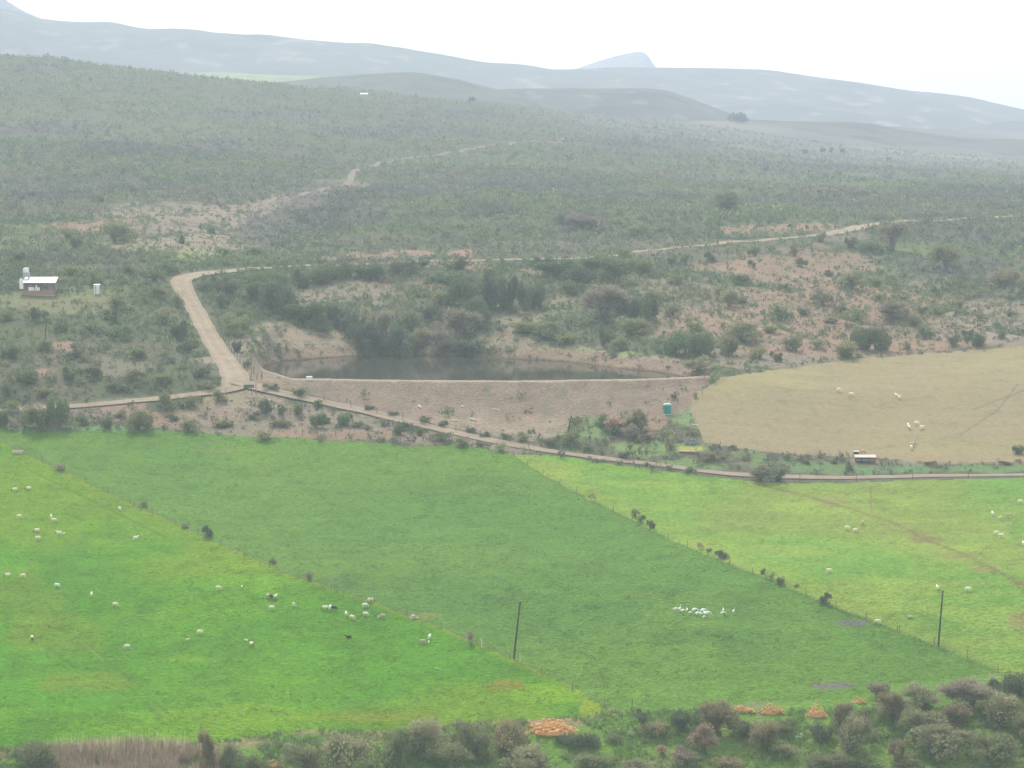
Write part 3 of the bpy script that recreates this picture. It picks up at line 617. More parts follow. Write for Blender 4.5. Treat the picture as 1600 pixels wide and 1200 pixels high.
bl = fbm(px, py * 4, 90, 3, 303); k = (bl > .42) & (py > 1108) & ~inside(P_LEFT, px, py) & ~inside(P_MID, px, py) & ~inside(P_RIGHT, px, py); k &= ~((((px - 1205) / 24) ** 2 + ((py - 1116) / 14) ** 2 < 1) | (((px - 1275) / 20) ** 2 + ((py - 1122) / 14) ** 2 < 1) | (((px - 862) / 50) ** 2 + ((py - 1150) / 14) ** 2 < 1)); grass_patch("weeds", px[k], py[k], g, .2, .75, (.14, .27, .06), (.22, .30, .09), blades=5, width=.09)
n = 900; t = g.random(n); e = np.array(LF_EDGE, float); ex = np.interp(t * 990, e[:, 0], e[:, 0]); ey = np.interp(ex, e[:, 0], e[:, 1]); grass_patch("fence_line_grass", ex + g.normal(0, 4, n), ey + g.normal(0, 2.2, n), g, .12, .4, (.17, .30, .07), (.32, .38, .14), blades=4, width=.04)
n = 900; t = g.random(n); e = np.array(RF_EDGE, float); ex = 803 + t * 860; ey = np.interp(ex, e[:, 0], e[:, 1]); grass_patch("fence_line_grass", ex + g.normal(0, 4, n), ey + g.normal(0, 1.8, n), g, .12, .4, (.2, .30, .08), (.34, .38, .14), blades=4, width=.04)
# the bed of pinkish reeds at the bottom left
n = 9000; px = g.uniform(70, 345, n); py = 1164 + g.random(n) * 70 + 10 * np.abs(px - 210) / 140
den = fbm(px, py * 2.5, 22, 4, 311); k = (den > .40) & ~((px > 300) & (py < 1178)); px, py, den = px[k], py[k], den[k]
for q, (ca_, cb_) in enumerate((((.34, .24, .19), (.46, .35, .25)), ((.46, .37, .25), (.58, .48, .32)), ((.22, .18, .14), (.32, .25, .19)))):
    m_ = (np.arange(len(px)) % 3) == q; grass_patch("reeds", px[m_], py[m_], g, .7, 2.2, ca_, cb_, blades=5, width=.035, lean=.22)
n = 220; px = g.uniform(90, 320, n); py = 1168 + g.random(n) * 20; grass_patch("reeds", px, py, g, 1.8, 3.4, (.55, .52, .32), (.66, .60, .38), blades=2, width=.04, lean=.10)

# ------------------------------------------------------------ bushes and trees one could point to
def stems_mesh(name, seed, n=9, thick=.035, top=.8, spread=.34):
    g = np.random.default_rng(seed); V, Fc = [], []
    for i in range(n):
        a = g.random() * 6.283; r = spread * g.uniform(.3, 1); p0 = np.array([g.normal(0, .03), g.normal(0, .03), -.04]); p3 = np.array([math.cos(a) * r, math.sin(a) * r, top * g.uniform(.7, 1)])
        p1 = p0 + np.array([math.cos(a) * r * .2, math.sin(a) * r * .2, p3[2] * .45]); P = [p0, p1, p3]; R_ = [thick, thick * .65, thick * .15]
        b = len(V)
        for p, rr in zip(P, R_):
            for q in range(5): V.append(p + np.array([math.cos(q * 1.257) * rr, math.sin(q * 1.257) * rr, 0]))
        for lv in range(2):
            for q in range(5): Fc.append((b + lv * 5 + q, b + lv * 5 + (q + 1) % 5, b + lv * 5 + 5 + (q + 1) % 5, b + lv * 5 + 5 + q))
    return mesh_from(name, V, faces=Fc)
def twig_dome(n, seed, w=.011, spread=1.0):
    """thin forked twigs fanning up and out from the stems: a leafless winter bush"""
    g = np.random.default_rng(seed)
    nl = g.integers(7, 13); lob = g.normal(0, .24, (nl, 3)); lob[:, 2] = np.abs(lob[:, 2]) + .30
    k = g.integers(0, nl, n); d = g.normal(size=(n, 3)); d[:, 2] = np.abs(d[:, 2]) * .9 - .15; d /= np.linalg.norm(d, axis=1)[:, None]
    r0 = g.uniform(.02, .24, n)[:, None]; c0 = lob[k] + d * r0; ln = g.uniform(.07, .20, n)[:, None]
    dd = d + g.normal(0, .45, (n, 3)); dd[:, 2] += .35; dd /= np.linalg.norm(dd, axis=1)[:, None]; c1 = c0 + dd * ln
    sd_ = np.cross(dd, g.normal(size=(n, 3))); sd_ /= np.linalg.norm(sd_, axis=1)[:, None]; sd_ *= w * g.uniform(.7, 1.6, n)[:, None]
    V = np.stack([c0 - sd_, c0 + sd_, c1 + sd_ * .45, c1 - sd_ * .45], 1).reshape(-1, 3)
    V[:, 2] = np.maximum(V[:, 2], 0); V[:, 2] /= V[:, 2].max(); V[:, :2] *= .5 / np.abs(V[:, :2]).max()
    return V, g.uniform(.7, 1.3, n)
KIND = {
 "far": ((.035, .05, .04), (.05, .065, .05), .1),
  # base colour, second colour, twiggy share
 "dark": ((.120, .155, .085), (.155, .190, .095), .15), "green": ((.155, .215, .100), (.190, .250, .110), .1),
 "pondside": ((.120, .155, .100), (.150, .180, .115), .25),
 "olive": ((.250, .260, .110), (.280, .290, .120), .3), "greygreen": ((.245, .265, .130), (.275, .29, .145), .4),
 "grey": ((.345, .335, .19), (.345, .34, .19), .6), "brown": ((.365, .315, .175), (.355, .32, .175), .6),
 "purple": ((.30, .27, .195), (.300, .265, .190), .65), "pink": ((.48, .34, .26), (.46, .36, .26), .9),
}
M_twig = material("twigs_and_leaves", rough=.9, tint=True, spec=.1, transl=.4, rand=.2, huevar=.012)
M_bark = material("grey_bark", (.17, .145, .12), rough=1, noise=.3, nscale=3, rand=.15)
CROWN, STEM = {}, {}
def crown_mesh(kind, var, size):
    key = (kind, var, size)
    if key in CROWN: return CROWN[key]
    c1, c2, tw = KIND[kind]; n = {3: 3600, 2: 1100, 1: 420}[size]; sd0 = 7000 + 97 * var + 13 * size + 1000 * list(KIND).index(kind)
    lf = {3: .055, 2: .085, 1: .14}[size]; Vs, Cs = [], []; g = np.random.default_rng(sd0)
    nt_ = int(n * tw * 1.7); nlv = int(n * (1 - tw))
    if nt_ > 30:
        V, val = twig_dome(nt_, sd0, {3: .0075, 2: .012, 1: .02}[size]); Vs.append(V); Cs.append(val[:, None] * (np.array(c1) * .9 + np.array((.03, .022, .018))))
    if nlv > 30:
        V, val = leaf_dome(nlv, sd0 + 3, lf); Vs.append(V); t = g.random(len(val))[:, None]; Cs.append(val[:, None] * (np.array(c1) * (1 - t) + np.array(c2) * t))
    V = np.concatenate(Vs); C_ = np.repeat(np.concatenate(Cs), 4, 0)
    me = mesh_from("foliage", V, quads=np.arange(len(V)).reshape(-1, 4), colors=C_); me.materials.append(M_twig)
    CROWN[key] = me; return me
def stem_mesh(var):
    if var not in STEM:
        me = stems_mesh("stem", 500 + var); me.materials.append(M_bark); STEM[var] = me
    return STEM[var]
COLW = {"pondside": "grey-green", "far": "dark", "dark": "dark green", "green": "leafy green", "olive": "olive green", "greygreen": "grey-green", "grey": "bare greyish", "brown": "bare brownish", "purple": "purplish bare", "pink": "pinkish brown"}
LM = [("the white roofed shack", 60, 445), ("the white outhouse", 151, 453), ("the road bend", 285, 435), ("the road junction", 375, 600), ("the pond's left tip", 415, 572), ("the pond", 650, 575), ("the pond's right tip", 1075, 585),
      ("the dam wall", 750, 625), ("the signboard", 388, 605), ("the turquoise cabin", 1042, 638), ("the feed trough", 1350, 714), ("the leaning upper pole", 1122, 360), ("the bare earth scar", 270, 350), ("the upper road", 800, 400),
      ("the red earth slope", 1300, 450), ("the dry brown field", 1350, 630), ("the green field's top corner", 800, 712), ("the scrubby band", 480, 655), ("the tall middle utility pole", 808, 985), ("the tall right utility pole", 1468, 965), ("the orange rubble heap", 865, 1138),
      ("the cone rubble heap", 1275, 1107), ("the reed bed", 200, 1180), ("the bottom right corner", 1590, 1190), ("the lane", 1350, 746), ("the lower left track", 120, 633), ("the white box on the dam", 483, 592), ("the right edge", 1600, 460), ("the left edge", 0, 560), ("the hill track", 650, 245)]
USED = {}
def place_phrase(px, py, skip=0):
    d = sorted(((abs(px - a) + 1.6 * abs(py - b), n, a, b) for n, a, b in LM))[skip]
    _, n, a, b = d; dx, dy = px - a, py - b
    if abs(dx) > 2.2 * abs(dy): w = "left of" if dx < 0 else "right of"
    elif abs(dy) > 1.6 * abs(dx): w = "above" if dy < 0 else "below"
    else: w = ("above" if dy < 0 else "below") + " and " + ("left of" if dx < 0 else "right of")
    far = math.hypot(dx, dy); lead = "just " if far < 45 else ("well " if far > 150 else "")
    return f"{lead}{w} {n}"
def uniq(head, px, py):
    for sk in range(4):
        l = f"{head} {place_phrase(px, py, sk)}"
        if l not in USED: break
    n = 0
    while l in USED:
        n += 1; l = f"{head} {place_phrase(px, py)}, {['above', 'left of', 'right of', 'beyond', 'below'][n % 5]} its {'twin' if n < 6 else 'neighbour'}"
    while False:
        l = l.replace("bush", "leafier bush") if "leafier" not in l else l + " again"
    USED[l] = 1; return l
_v = [0]
def bush(px, py, w, h, kind, label=None, group="bushes scattered over the slopes", cat="bush", name="bush", tree=False, wide=1.0, raised=0.0):
    """px, py: middle of its foot in the photograph; w, h: its width and height there, in pixels"""
    P = at(px, py); s = ppm(P); W, H = w / s, h / s; _v[0] += 1; v = _v[0] % 4
    size = 3 if w * h > 1300 else (2 if w > 24 else 1)
    root = bpy.data.objects.new(name, None); col.objects.link(root); root.location = (P[0], P[1] + W * .12, ground(P[0], P[1] + W * .12) - .05)
    root.rotation_euler = (0, 0, (_v[0] * 2.399) % 6.283); root.scale = (W * 1.22 * wide, W * 1.05, H * 1.08); root.empty_display_size = .3
    if label is None:
        big = "large" if w >= 55 else ("medium" if w >= 30 else "small"); shp = "upright" if h > .95 * w else ("low wide" if h < .45 * w else "rounded")
        label = uniq(f"{big} {shp} {COLW[kind]} {cat}", px, py)
    tag(root, label, cat, group)
    f = bpy.data.objects.new("crown" if tree else "foliage", crown_mesh(kind, v, size)); col.objects.link(f); f.parent = root
    if raised: f.location = (0, 0, raised); f.scale = (1, 1, 1 - raised)
    if w > 16:
        s_ = bpy.data.objects.new("trunk" if tree else "stem", stem_mesh(v)); col.objects.link(s_); s_.parent = root
    return root
FGG = "bushes along the stream at the bottom"
for b in [(55, 1212, 100, 56, "greygreen"), (325, 1208, 42, 78, "brown"), (358, 1206, 48, 52, "grey"), (395, 1212, 40, 36, "greygreen"), (478, 1222, 84, 70, "grey"), (545, 1215, 110, 76, "grey"), (620, 1195, 60, 62, "greygreen"), (655, 1180, 88, 62, "grey"), (700, 1205, 80, 50, "greygreen"),
          (742, 1185, 80, 62, "greygreen"), (792, 1180, 74, 64, "brown"), (835, 1212, 90, 48, "grey"), (900, 1172, 66, 30, "dark"), (1003, 1131, 36, 26, "dark"), (1030, 1150, 44, 26, "brown"), (1068, 1143, 56, 36, "dark"), (1116, 1148, 66, 62, "brown"), (1100, 1178, 52, 52, "pink"),
          (1160, 1152, 60, 32, "greygreen"), (1195, 1170, 66, 50, "brown"), (1222, 1148, 50, 26, "olive"), (1314, 1142, 48, 50, "brown"), (1282, 1160, 50, 32, "dark"), (1330, 1180, 84, 66, "grey"), (1372, 1092, 38, 32, "purple"), (1397, 1128, 66, 54, "brown"), (1352, 1132, 40, 28, "olive"),
          (1446, 1112, 90, 46, "grey"), (1440, 1150, 80, 46, "greygreen"), (1516, 1108, 90, 50, "purple"), (1585, 1092, 90, 42, "dark"), (1560, 1138, 100, 56, "grey"), (1490, 1140, 60, 48, "brown"), (1470, 1188, 110, 60, "grey"), (1555, 1200, 110, 62, "greygreen"), (1610, 1160, 70, 50, "grey"), (1290, 1208, 90, 30, "greygreen"),
          (1345, 1210, 60, 26, "dark"), (1230, 1185, 50, 26, "grey"), (1070, 1192, 60, 26, "purple"), (1035, 1180, 34, 18, "pink"), (930, 1205, 60, 30, "greygreen"), (990, 1212, 60, 26, "grey"), (1140, 1206, 60, 24, "brown"), (1405, 1190, 44, 40, "brown"), (1020, 1150, 40, 22, "greygreen"), (960, 1160, 30, 14, "greygreen"), (1420, 1212, 60, 30, "greygreen")]:
    bush(b[0], b[1], b[2] * .86, b[3] * .86, b[4], group=FGG, wide=1.22)
BG = "bushes in the scrubby band above the fields"
for b in [(4, 668, 42, 30, "dark"), (62, 671, 56, 36, "greygreen"), (88, 670, 34, 52, "green"), (20, 640, 30, 14, "olive"), (257, 641, 40, 30, "greygreen"), (214, 674, 48, 30, "greygreen"), (130, 664, 28, 14, "dark"), (165, 671, 30, 16, "dark"), (190, 652, 30, 12, "greygreen"), (292, 676, 40, 22, "greygreen"), (268, 658, 24, 10, "dark"), (300, 634, 34, 16, "greygreen"), (340, 628, 34, 20, "greygreen"), (350, 668, 40, 10, "olive"), (398, 655, 24, 10, "dark"),
          (412, 647, 34, 24, "dark"), (440, 648, 24, 16, "dark"), (466, 650, 24, 20, "olive"), (493, 669, 30, 24, "green"), (470, 619, 28, 12, "dark"), (496, 636, 18, 12, "green"), (535, 664, 26, 18, "green"), (548, 657, 10, 10, "dark"), (560, 668, 22, 9, "green"), (575, 672, 20, 8, "dark"), (598, 664, 22, 12, "grey"), (621, 680, 28, 16, "dark"), (634, 670, 12, 10, "green"), (655, 680, 18, 12, "green"), (690, 689, 44, 14, "greygreen"), (720, 697, 30, 14, "greygreen"), (782, 705, 24, 14, "grey"), (752, 698, 24, 8, "dark"),
          (665, 659, 30, 8, "dark"), (690, 665, 26, 7, "green"), (575, 640, 22, 6, "dark"), (612, 649, 22, 6, "green"), (735, 675, 22, 8, "dark"), (760, 682, 22, 8, "green"), (790, 686, 26, 9, "dark"), (425, 610, 26, 10, "green"), (440, 668, 44, 12, "greygreen"), (415, 688, 40, 16, "grey"), (505, 662, 24, 10, "dark")]:
    bush(*b, group=BG)
for b in [(816, 689, 22, 14, "greygreen"), (862, 698, 44, 12, "dark"), (893, 696, 36, 22, "olive"), (916, 705, 24, 12, "green"), (1000, 678, 48, 40, "grey"), (962, 676, 46, 26, "pink"), (985, 687, 34, 24, "purple"), (1012, 688, 28, 12, "pink"), (1047, 704, 24, 24, "grey"), (978, 718, 26, 12, "dark"), (985, 706, 14, 14, "grey"), (1078, 738, 26, 9, "green"), (1108, 722, 34, 16, "brown"), (1130, 720, 18, 8, "dark"), (1187, 753, 44, 26, "purple"), (1215, 752, 34, 22, "dark"), (1055, 624, 15, 12, "dark"), (1087, 622, 14, 10, "greygreen"), (1325, 735, 20, 14, "green"), (1594, 710, 34, 14, "dark"), (1040, 688, 36, 16, "greygreen"), (1115, 703, 14, 6, "dark"), (1145, 702, 18, 6, "dark"), (1260, 725, 18, 6, "dark"), (1305, 724, 18, 5, "dark"), (1450, 726, 20, 5, "dark"), (1570, 727, 24, 6, "dark"), (945, 668, 50, 20, "green"), (1010, 728, 14, 6, "dark")]:
    bush(*b, group="bushes around the marshy ground below the dam")
HG = "bushes along the right fence line"
for k, b in enumerate([(992, 808, 20, 14, "greygreen", "bushy grey-green shrub, first from the top on the right fence line"), (1004, 817, 14, 12, "dark", "small dark shrub, middle one of three touching shrubs on the right fence"), (1018, 826, 17, 14, "dark", "dark shrub, lowest of three touching shrubs on the right fence"),
          (1094, 858, 13, 12, "brown", "small brown shrub above the single dark one, midway on the right fence"), (1107, 862, 11, 5, "dark", "tiny flat shrub between brown and dark round shrubs on the right fence"), (1126, 873, 24, 13, "dark", "solid dark green rounded shrub midway along the right fence line"), (1192, 897, 10, 9, "dark", "small dark shrub at the top of the long low hedge clump"), (1204, 905, 16, 10, "greygreen", "low grey-green shrub in the middle of the hedge clump"), (1221, 913, 18, 11, "dark", "low dark shrub at the foot of the hedge clump"),
          (1291, 943, 23, 16, "dark", "lone dark green shrub lowest on the right fence, above the mud patch"), (1244, 917, 10, 6, "greygreen", "tiny shrub between the hedge clump and the lone lowest shrub")]):
    bush(*b[:5], label=b[5], group=HG)
for b in [(92, 736, 24, 11, "purple", "flat purplish bush highest on the left field boundary"), (225, 793, 18, 9, "greygreen", "thin weedy bush on the left boundary above the lone black bush"), (323, 841, 20, 20, "dark", "lone black-green round bush on the left field boundary"), (427, 881, 12, 9, "greygreen", "small grey bush just left of a fence post on the left boundary"), (483, 905, 18, 12, "purple", "dark squat bush on the left boundary above the sheep group"), (734, 1007, 18, 26, "grey", "bare grey upright shrub beside the pale post on the left boundary"), (290, 826, 16, 8, "greygreen", "wispy weeds clump left of the lone black-green bush"), (926, 777, 14, 7, "brown", "tiny brown tuft on the upper right fence line")]:
    bush(*b[:5], label=b[5], group="bushes along the left field boundary" if b[0] < 900 else HG)
PG = "trees and tall bushes around the pond"
for b in [(425, 488, 64, 52, "dark"), (395, 470, 50, 32, "green"), (430, 455, 56, 30, "green"), (360, 462, 44, 24, "dark"), (340, 450, 36, 20, "green"), (470, 450, 50, 28, "dark"), (500, 442, 60, 26, "green"), (540, 434, 50, 26, "dark"), (585, 438, 52, 26, "green"), (625, 428, 50, 20, "greygreen"), (655, 420, 28, 14, "green"), (718, 426, 42, 24, "dark"), (765, 436, 32, 18, "dark"), (700, 443, 56, 20, "green"), (740, 448, 40, 18, "green"),
          (722, 492, 60, 60, "green"), (758, 484, 56, 54, "greygreen"), (798, 486, 56, 52, "dark"), (835, 480, 46, 34, "greygreen"), (742, 505, 52, 40, "green"), (716, 528, 66, 46, "purple"), (480, 508, 60, 32, "green"), (455, 480, 30, 18, "greygreen"), (520, 500, 50, 26, "dark"), (502, 520, 34, 18, "green"), (545, 520, 40, 26, "greygreen"), (575, 525, 44, 44, "grey"), (600, 535, 40, 50, "purple"),
          (578, 566, 66, 50, "greygreen"), (622, 566, 56, 58, "greygreen"), (655, 562, 50, 40, "grey"), (690, 556, 60, 34, "purple"), (735, 562, 50, 24, "greygreen"), (560, 545, 30, 24, "olive"), (640, 520, 40, 30, "green"), (670, 500, 40, 22, "greygreen"), (690, 475, 34, 20, "olive")]:
    b = b[:4] + ("pondside" if b[4] == "greygreen" else b[4],)
    bush(*b, group=PG, tree=b[2] >= 50 and b[3] >= 44, name="tree" if b[2] >= 50 and b[3] >= 44 else "bush", cat="tree" if b[2] >= 50 and b[3] >= 44 else "bush", wide=1.15)
RG = "bushes on the slope right of the pond"
for b in [(870, 432, 60, 24, "green"), (905, 442, 66, 28, "dark"), (850, 418, 46, 18, "dark"), (930, 424, 60, 26, "green"), (965, 440, 56, 36, "green"), (895, 462, 48, 22, "green"), (975, 404, 40, 18, "olive"), (1005, 430, 44, 24, "olive"), (945, 503, 72, 58, "purple"), (984, 500, 42, 38, "green"), (1012, 506, 50, 46, "dark"), (985, 525, 60, 28, "greygreen"), (942, 541, 34, 30, "dark"), (970, 547, 36, 20, "greygreen"), (855, 528, 64, 24, "greygreen"), (885, 538, 46, 16, "olive"), (820, 520, 50, 18, "olive"),
          (1078, 557, 66, 38, "green"), (1100, 560, 44, 38, "dark"), (1045, 552, 40, 22, "dark"), (1092, 582, 54, 24, "grey"), (1140, 556, 44, 32, "olive"), (1160, 535, 70, 30, "greygreen"), (1072, 413, 30, 22, "greygreen"), (1048, 415, 20, 16, "dark"), (1108, 410, 20, 16, "dark"), (1160, 445, 46, 18, "dark"), (1125, 470, 46, 26, "greygreen"), (1060, 442, 36, 14, "greygreen"), (1140, 480, 40, 30, "grey"), (1160, 475, 20, 10, "dark"), (1052, 495, 40, 22, "greygreen"), (1180, 400, 26, 14, "dark"), (1174, 418, 16, 12, "dark"),
          (1220, 502, 40, 28, "green"), (1256, 494, 26, 14, "dark"), (1250, 417, 30, 14, "dark"), (1242, 400, 22, 20, "greygreen"), (1297, 433, 18, 12, "dark"), (1225, 452, 26, 10, "dark"), (1285, 477, 46, 26, "grey"), (1330, 452, 56, 28, "greygreen"), (1392, 440, 22, 10, "green"), (1370, 448, 28, 14, "olive"), (1340, 502, 54, 24, "greygreen"), (1318, 490, 30, 14, "dark"), (1396, 495, 36, 28, "greygreen"), (1355, 548, 66, 38, "dark"), (1318, 560, 50, 26, "olive"), (1335, 538, 30, 26, "green"),
          (1445, 530, 30, 24, "green"), (1430, 510, 40, 16, "dark"), (1490, 542, 36, 20, "dark"), (1530, 541, 46, 24, "dark"), (1515, 530, 24, 16, "dark"), (1566, 530, 26, 14, "dark"), (1418, 546, 22, 14, "greygreen"), (1462, 460, 18, 12, "dark"), (1481, 446, 18, 12, "grey"), (1468, 494, 30, 14, "green"), (1550, 452, 18, 10, "brown"), (1580, 455, 12, 8, "dark"), (1530, 500, 24, 16, "grey"), (1578, 495, 20, 12, "dark"), (1558, 512, 20, 10, "green"), (1240, 548, 34, 22, "greygreen"), (1213, 565, 24, 16, "dark"), (1275, 545, 26, 16, "grey"), (1323, 515, 14, 12, "purple"),
          (1570, 445, 60, 26, "purple"), (1330, 388, 30, 18, "dark"), (1284, 378, 20, 16, "greygreen"), (1360, 395, 40, 18, "green"), (1400, 500, 60, 26, "purple"), (1440, 490, 30, 12, "dark"), (1500, 480, 26, 12, "greygreen"), (1205, 520, 30, 12, "olive"), (1185, 560, 40, 16, "olive"), (1300, 505, 24, 10, "olive"), (1375, 470, 26, 12, "olive"), (1415, 470, 22, 8, "dark"), (1020, 470, 40, 16, "olive"), (1085, 520, 40, 18, "olive")]:
    bush(*b, group=RG)
UG = "trees on the hillside beyond the upper road"
for b in [(1395, 392, 60, 46, "purple"), (1480, 425, 54, 42, "greygreen"), (1134, 334, 54, 34, "greygreen"), (1565, 449, 40, 24, "grey")]:
    bush(*b, group=UG, tree=True, name="tree", cat="tree", raised=.2)
for b in [(910, 360, 66, 26, "purple"), (880, 350, 40, 14, "dark"), (1000, 368, 50, 18, "greygreen"), (1155, 335, 30, 14, "greygreen"), (1220, 310, 40, 12, "greygreen"), (1290, 305, 40, 12, "purple"), (1350, 308, 40, 12, "purple"), (120, 389, 30, 20, "dark"), (178, 380, 48, 34, "greygreen"), (200, 376, 30, 20, "olive"), (285, 381, 20, 14, "green"), (104, 372, 30, 14, "greygreen"), (145, 446, 26, 20, "green"), (180, 484, 44, 24, "greygreen"), (247, 468, 32, 20, "greygreen"), (262, 428, 40, 18, "green"), (200, 430, 40, 18, "greygreen"), (52, 503, 42, 22, "dark"), (10, 500, 30, 16, "greygreen"), (190, 530, 56, 22, "green"), (175, 502, 40, 18, "green"),
          (280, 528, 56, 26, "dark"), (290, 550, 50, 20, "dark"), (255, 505, 40, 24, "greygreen"), (276, 480, 30, 24, "greygreen"), (365, 524, 52, 32, "greygreen"), (385, 505, 30, 22, "green"), (345, 480, 30, 20, "dark"), (318, 455, 26, 14, "dark"), (120, 560, 40, 14, "dark"), (70, 548, 34, 16, "greygreen"), (20, 560, 40, 20, "dark"), (110, 595, 44, 20, "green"), (40, 600, 40, 22, "green"), (150, 590, 36, 18, "dark"), (10, 620, 34, 22, "dark"), (210, 595, 40, 18, "greygreen"), (250, 600, 40, 16, "olive"), (310, 590, 36, 16, "dark"), (180, 612, 40, 14, "green"), (70, 620, 40, 14, "olive"), (325, 608, 30, 14, "greygreen"), (220, 560, 40, 16, "green"), (372, 550, 20, 18, "dark"), (388, 575, 18, 14, "greygreen"), (140, 520, 34, 16, "greygreen"), (90, 520, 30, 14, "dark"), (240, 440, 30, 14, "dark"), (110, 430, 34, 16, "olive"), (30, 410, 34, 16, "dark"), (350, 400, 40, 14, "green"), (400, 398, 40, 14, "greygreen"), (330, 365, 30, 12, "dark")]:
    bush(*b, group="bushes on the slopes around the shack" if b[0] < 420 else "bushes on the hillside beyond the upper road")
for b in [(1153, 191, 26, 15, "far", "dark round tree alone on the far skyline dip"), (738, 161, 15, 10, "far", "tree clump beside the small pale field far away"), (1257, 241, 11, 8, "far", "leftmost of the four far trees in a row"), (1285, 238, 10, 8, "far", "second of the four far trees in a row"), (1299, 239, 10, 9, "far", "third of the four far trees in a row"), (1316, 240, 10, 9, "far", "rightmost of the four far trees in a row"), (1390, 252, 10, 7, "far", "small lone tree right of the four in a row, far away"), (1445, 275, 16, 8, "purple", "wide low tree below right of the far row"), (993, 223, 18, 15, "greygreen", "hazy upright tree on the far slope right of the hill track")]:
    bush(*b[:5], label=b[5], group="far trees near the skyline", wide=1.35 if b[0] == 1153 else 1.0, tree=True, name="tree", cat="tree")

# short tufts through the crops and pasture: real blades break the surface up
def on_field(n, seed, x0, x1, y0, y1):
    g = np.random.default_rng(seed); px = g.uniform(x0, x1, n); py = y0 + (y1 - y0) * g.random(n) ** .9; return px, py, g
for seed, reg, nm, n, (y0, y1), hA, hB, cA, cB in ((401, P_LEFT, "pasture_tufts", 30000, (676, 1165), .10, .32, (.085, .20, .015), (.16, .30, .02)), (402, P_MID, "crop_tufts", 34000, (672, 1115), .12, .30, (.09, .19, .03), (.15, .25, .04)), (403, P_RIGHT, "pasture_tufts", 20000, (712, 1110), .08, .25, (.15, .24, .04), (.24, .30, .06))):
    px, py, g = on_field(n, seed, -60, 1660, y0, y1); k = inside(reg, px, py); px, py = px[k], py[k]
    cl = fbm(px, py * 3, 26, 4, seed); k = g.random(len(px)) < sstep(.38, .66, cl); grass_patch(nm, px[k], py[k], g, hA, hB, cA, cB, blades=5, width=.06, lean=.5, jit=1.3)

# ------------------------------------------------------------ small built things and animals
class MB:                       # collects boxes, tubes and lumps, then becomes ONE mesh
    def __init__(s): s.V, s.F = [], []
    def add(s, V, Fc):
        b = len(s.V); s.V += [tuple(v) for v in V]; s.F += [tuple(b + i for i in f) for f in Fc]; return s
    def box(s, x0, x1, y0, y1, z0, z1, skew=None):
        V = [(x, y, z) for z in (z0, z1) for y in (y0, y1) for x in (x0, x1)]
        if skew: V = [skew(*v) for v in V]
        return s.add(V, [(0, 2, 3, 1), (4, 5, 7, 6), (0, 1, 5, 4), (2, 6, 7, 3), (0, 4, 6, 2), (1, 3, 7, 5)])
    def tube(s, P, Rr, n=8, flat=1.0):
        P = [np.array(p, float) for p in P]; V, Fc = [], []
        for i, p in enumerate(P):
            t = P[min(i + 1, len(P) - 1)] - P[max(i - 1, 0)]; t /= np.linalg.norm(t) + 1e-9
            a = np.cross(t, (0, 0, 1) if abs(t[2]) < .9 else (1, 0, 0)); a /= np.linalg.norm(a); b = np.cross(t, a)
            for q in range(n):
                u = q * 2 * math.pi / n; V.append(p + (a * math.cos(u) + b * math.sin(u) * flat) * Rr[i])
        for i in range(len(P) - 1):
            for q in range(n): Fc.append((i * n + q, i * n + (q + 1) % n, (i + 1) * n + (q + 1) % n, (i + 1) * n + q))
        Fc.append(tuple(range(n))[::-1]); Fc.append(tuple((len(P) - 1) * n + q for q in range(n)))
        return s.add(V, Fc)
    def rock(s, c, r, seed):
        g = np.random.default_rng(seed); ph = [(0, 0, 1)]; V, Fc = [], []; nu, nv = 7, 4
        for i in range(nv + 1):
            th = math.pi * i / nv
            for q in range(nu):
                k = g.uniform(.72, 1.15); V.append((c[0] + r[0] * k * math.sin(th) * math.cos(q * 6.283 / nu), c[1] + r[1] * k * math.sin(th) * math.sin(q * 6.283 / nu), c[2] + r[2] * k * math.cos(th)))
        for i in range(nv):
            for q in range(nu): Fc.append((i * nu + q, (i + 1) * nu + q, (i + 1) * nu + (q + 1) % nu, i * nu + (q + 1) % nu))
        return s.add(V, Fc)
    def mesh(s, name, smooth=False): 
        me = mesh_from(name, s.V, faces=s.F, smooth=smooth); return me
    def build(s, name, mat, parent=None, smooth=False, **k): return link(name, s.mesh(name, smooth), mat, parent, **k)
def thing(name, label, cat, px, py, rz=0, group=None, sink=0.0):
    P = at(px, py); o = bpy.data.objects.new(name, None); col.objects.link(o); o.location = (P[0], P[1], P[2] - sink); o.rotation_euler = (0, 0, rz); o.empty_display_size = .3
    return tag(o, label, cat, group), ppm(P)
M_wood = material("weathered_post_wood", (.16, .125, .095), rough=1, noise=.3, nscale=4)
M_dkwood = material("tarred_pole_wood", (.07, .06, .05), rough=.9, noise=.25, nscale=2)
M_palewood = material("bleached_wood", (.75, .66, .54), rough=1, noise=.15, nscale=4)
M_white = material("white_paint", (.80, .80, .78), rough=.6, noise=.06, nscale=2)
M_roof = material("white_roof_sheet", (.95, .92, .90), rough=.5, noise=.05, nscale=1)
M_brick = material("pinkish_brick", (.36, .235, .185), rough=1, noise=.2, nscale=5)
M_wallg = material("grey_pink_render", (.27, .235, .22), rough=1, noise=.25, nscale=3)
M_grey = material("grey_blockwork", (.38, .37, .36), rough=1, noise=.15, nscale=4)
M_dark = material("dark_recess", (.05, .05, .05), rough=1)
M_teal = material("turquoise_plastic", (.02, .26, .22), rough=.5, noise=.08, nscale=3)
M_tealtop = material("pale_turquoise_roof", (.55, .72, .70), rough=.5)
M_green = material("dull_green_board", (.13, .16, .13), rough=.9, noise=.3, nscale=3)
M_rust = material("reddish_post", (.22, .12, .09), rough=1, noise=.2, nscale=4)
M_wire = material("fence_wire", (.22, .21, .20), rough=.6, metal=.4)
